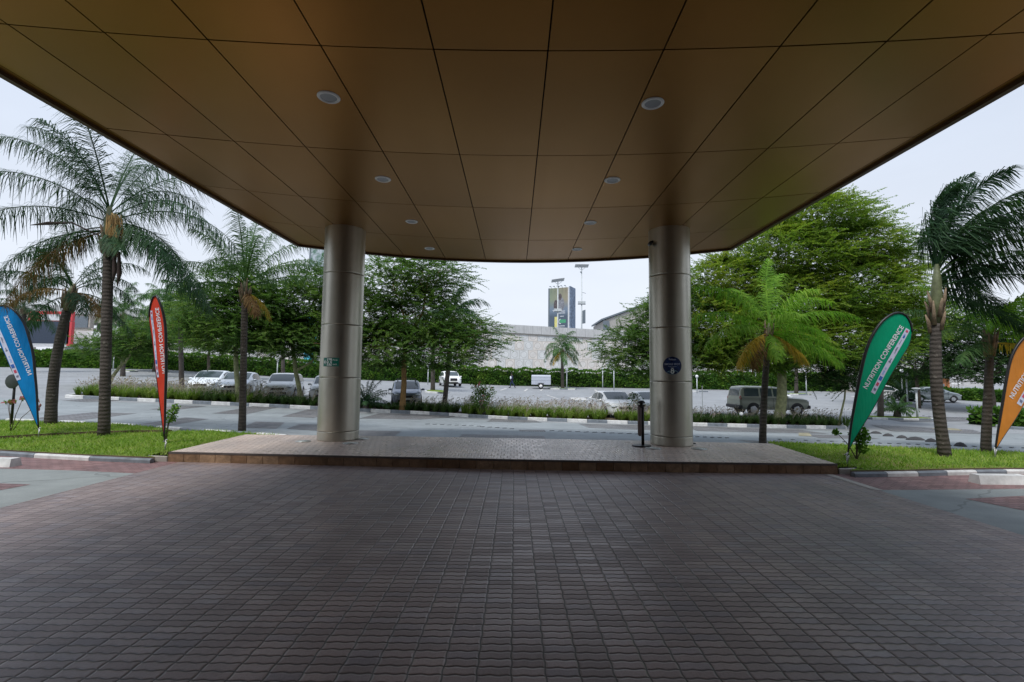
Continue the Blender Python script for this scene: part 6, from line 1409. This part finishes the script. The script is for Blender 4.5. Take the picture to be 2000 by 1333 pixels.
# billboards beyond the wall
M['art1'] = None
ZT = P(1091, 563, 104).z - G(P(1091.5, 640, 104).x, 104)
t = NT('poster_gradient'); X, Y, Z = t.sep(t.obj()); gx = t.ramp(X, -2.2, 2.2); c_ = t.mix(gx, (.20, .25, .18), (.28, .25, .18)); gz_ = t.ramp(Z, ZT - 4.6, ZT - 2.6); c_ = t.mix(gz_, (.15, .20, .27), c_); c_ = t.mix(t.ramp(Z, ZT - 6.2, ZT - 4.9), (.07, .10, .14), c_); M['art1'] = t.fin(c_, .5)
YB = 104
def billboard(label, base, wd, z0, z1, rz, art, name='billboard'):
    e_ = empty(name, base, rz); tag(e_, label, 'billboard'); h_ = z1 - z0
    MB().box((0, 0, (z0 + z1) / 2), (wd, .35, h_)).build('panel', M['art1'] if art == 1 else M['art2'], e_)
    MB().box((-wd / 2 - .17, .02, (z0 + z1) / 2), (.32, .42, h_ + .1)).build('frame', M['slate'], e_); MB().box((wd / 2 + .17, .02, (z0 + z1) / 2), (.32, .42, h_ + .1)).build('frame', M['pw'], e_)
    MB().tube([(0, .5, -1), (0, .5, z0 + 1)], .5, 16).build('mast', M['slate'], e_)
    for k in range(5):
        x = -wd/2 + wd * (k + .5) / 5; MB().tube([(x, -.1, z1), (x, -.6, z1 + .35), (x, -.9, z1 + .3)], .045, 6).box((x, -.95, z1 + .27), (.35, .18, .12)).build('floodlight', M['slate'], e_)
    return e_
p = P(1091.5, 640, YB); p.z = G(p.x, p.y)
def zz(py): return P(1091, py, YB).z - p.z
bb = billboard('tall advertising board with two people on it, standing above the patterned wall', p, 4.2, zz(650), zz(563), R(-26), 1)
bb2 = MB().box((2.5, 1.55, (zz(650) + zz(561)) / 2), (.3, 3.4, zz(561) - zz(650))).build('side_panel', simple('grey_blue_mesh', (.17, .22, .30), .7, var=.35, scale=2), bb)
art = MB(); 
def ab(x, z, rx, rz_, mt, nm, yo=-.19):
    m_ = MB(); n_ = 18; m_.add([(x + rx * math.cos(2*PI*i/n_), yo, z + rz_ * math.sin(2*PI*i/n_)) for i in range(n_)], [tuple(range(n_))]); m_.build(nm, mt, bb)
M['pdk'] = simple('poster_dark_figure', (.09, .075, .08), .6, var=.3, scale=3); M['pgr'] = simple('poster_grey_figure', (.20, .21, .24), .6, var=.3, scale=3); M['pye'] = simple('poster_yellow', (.60, .56, .20), .6); M['pgn'] = simple('poster_green', (.06, .30, .16), .6); M['pwt'] = simple('poster_white', (.62, .65, .7), .6)
zt = zz(563)
ab(.35, zt - 3.6, .95, 1.7, M['pgr'], 'printed_figure', -.185); ab(.3, zt - 2.0, .42, .75, M['pdk'], 'printed_figure', -.19); ab(-.65, zt - 3.9, .5, 1.3, M['pdk'], 'printed_figure', -.188); ab(-.55, zt - 3.2, .3, .5, M['pdk'], 'printed_figure', -.192)
m_ = MB(); m_.box((-.6, -.19, zt - 7.6), (.65, .02, 2.6)); m_.build('yellow_panel', M['pye'], bb)
m_ = MB(); m_.box((.95, -.19, zt - 7.3), (1.4, .02, .75)); m_.build('green_strip', M['pgn'], bb)
m_ = MB(); vs, fs = flat_text('G', .02, .55, zt - 7.9, zt - 6.8, -.195); m_.add(vs, fs)
for k, (x0, x1, z_) in enumerate(((-1.2, 1.5, 5.2), (-.1, 1.5, 5.6), (-1.4, .1, 4.95), (.3, 1.2, 6.3), (-.2, 1.4, 8.4))): m_.add([(x0, -.193 - k * .001, zt - z_), (x1, -.193 - k * .001, zt - z_), (x1, -.193 - k * .001, zt - z_ + .14), (x0, -.193 - k * .001, zt - z_ + .14)], [(0, 1, 2, 3)])
m_.build('caption', M['pwt'], bb)
t = NT('poster_greens'); c_ = t.mix(t.ramp(t.noise(.9, 5, .7), .4, .6), (.05, .14, .09), (.40, .45, .5)); M['art2'] = t.fin(c_, .5)
p = P(627, 560, 95); p.z = G(p.x, p.y)
billboard('second advertising board showing between the canopy edge and the left column', p, 4.4, P(627, 521, 95).z - p.z, P(627, 448, 95).z - p.z, 0, 2)
# blue banner seen through the forked acacia
p = gd(606, 64); e = empty('blue_banner', p); tag(e, 'bright blue banner with pale patches seen behind the forked acacia', 'banner')
t = NT('blue_patchwork'); vo = t.n('ShaderNodeTexVoronoi'); vo.inputs['Scale'].default_value = 2.4; t.l(t.obj(), vo.inputs['Vector']); c_ = t.mix(t.sep(vo.outputs['Color'])[0], (.0, .22, .55), (.10, .55, .72)); c_ = t.mix(t.ma('GREATER_THAN', t.sep(vo.outputs['Color'])[1], .8), c_, (.01, .06, .16)); bm_ = t.fin(c_, .6)
a_, b2 = P(597, 618, 64) - p, P(616, 709, 64) - p; MB().box(((a_.x + b2.x) / 2, 0, (a_.z + b2.z) / 2), (b2.x - a_.x, .12, a_.z - b2.z)).build('banner_panel', bm_, e)
for x in (a_.x + .05, b2.x - .05): MB().tube([(x, .1, -.1), (x, .1, a_.z)], .05).build('post', M['post'], e)

# solar street lamps
def solar(label, px, ytop, y, big, ban):
    b_ = P(px, 700, y); b_.z = G(b_.x, b_.y); zt_ = P(px, ytop, y).z - b_.z
    e_ = empty('solar_street_lamp', b_); tag(e_, label, 'street lamp', 'solar street lamps on the flyover')
    MB().tube([(0, 0, 0), (0, 0, zt_ - .3)], [.16, .09], 10).build('pole', M['post'], e_)
    MB().box((0, 0, zt_ - .05), (2.5 * big, 1.3, .07), 0, 0, 0, Matrix.Rotation(R(-14), 4, 'X') @ Matrix.Rotation(R(0 if ban else -9), 4, 'Y')).build('solar_panel', simple('solar_panel_' + ('a' if ban else 'b'), (.55, .58, .6), .35), e_)
    MB().tube([(0, 0, zt_ - .9), (-.8, 0, zt_ - .25)], .035).tube([(0, 0, zt_ - .9), (.8, 0, zt_ - .25)], .035).build('brace', M['post'], e_)
    MB().box((.14 if not ban else -.14, -.1, zt_ - 1.25), (.30, .3, .16)).build('lamp_head', M['slate'], e_)
    for k in (0, 1): MB().box((-.36 + .72 * k, -.05, zt_ - (5.6 if not ban else 6.9)), (.62, .3, .48)).build('battery_box', M['post'], e_)
    MB().box((0, -.05, zt_ - (5.92 if not ban else 7.22)), (1.4, .36, .08)).build('bracket', M['slate'], e_)
    if ban:
        MB().tube([(0, 0, zt_ - 5.0), (.45, 0, zt_ - 5.1), (.75, 0, zt_ - 5.2)], .035).build('spur', M['slate'], e_)
        MB().add([(.14, 0, zt_ - 8.4), (.70, 0, zt_ - 8.2), (.70, 0, zt_ - 10.7), (.14, 0, zt_ - 10.8), (.14, .05, zt_ - 8.4), (.70, .05, zt_ - 8.2), (.70, .05, zt_ - 10.7), (.14, .05, zt_ - 10.8)], [(3, 2, 1, 0), (4, 5, 6, 7), (0, 1, 5, 4), (1, 2, 6, 5), (2, 3, 7, 6), (3, 0, 4, 7)]).build('banner', M['slate'], e_)
solar('taller solar street lamp with a dark hanging banner, right of the tall advertising board', 1136, 519, 88, 1.0, True)
solar('shorter solar street lamp rising in front of the tall advertising board', 1089, 547, 88, .95, False)
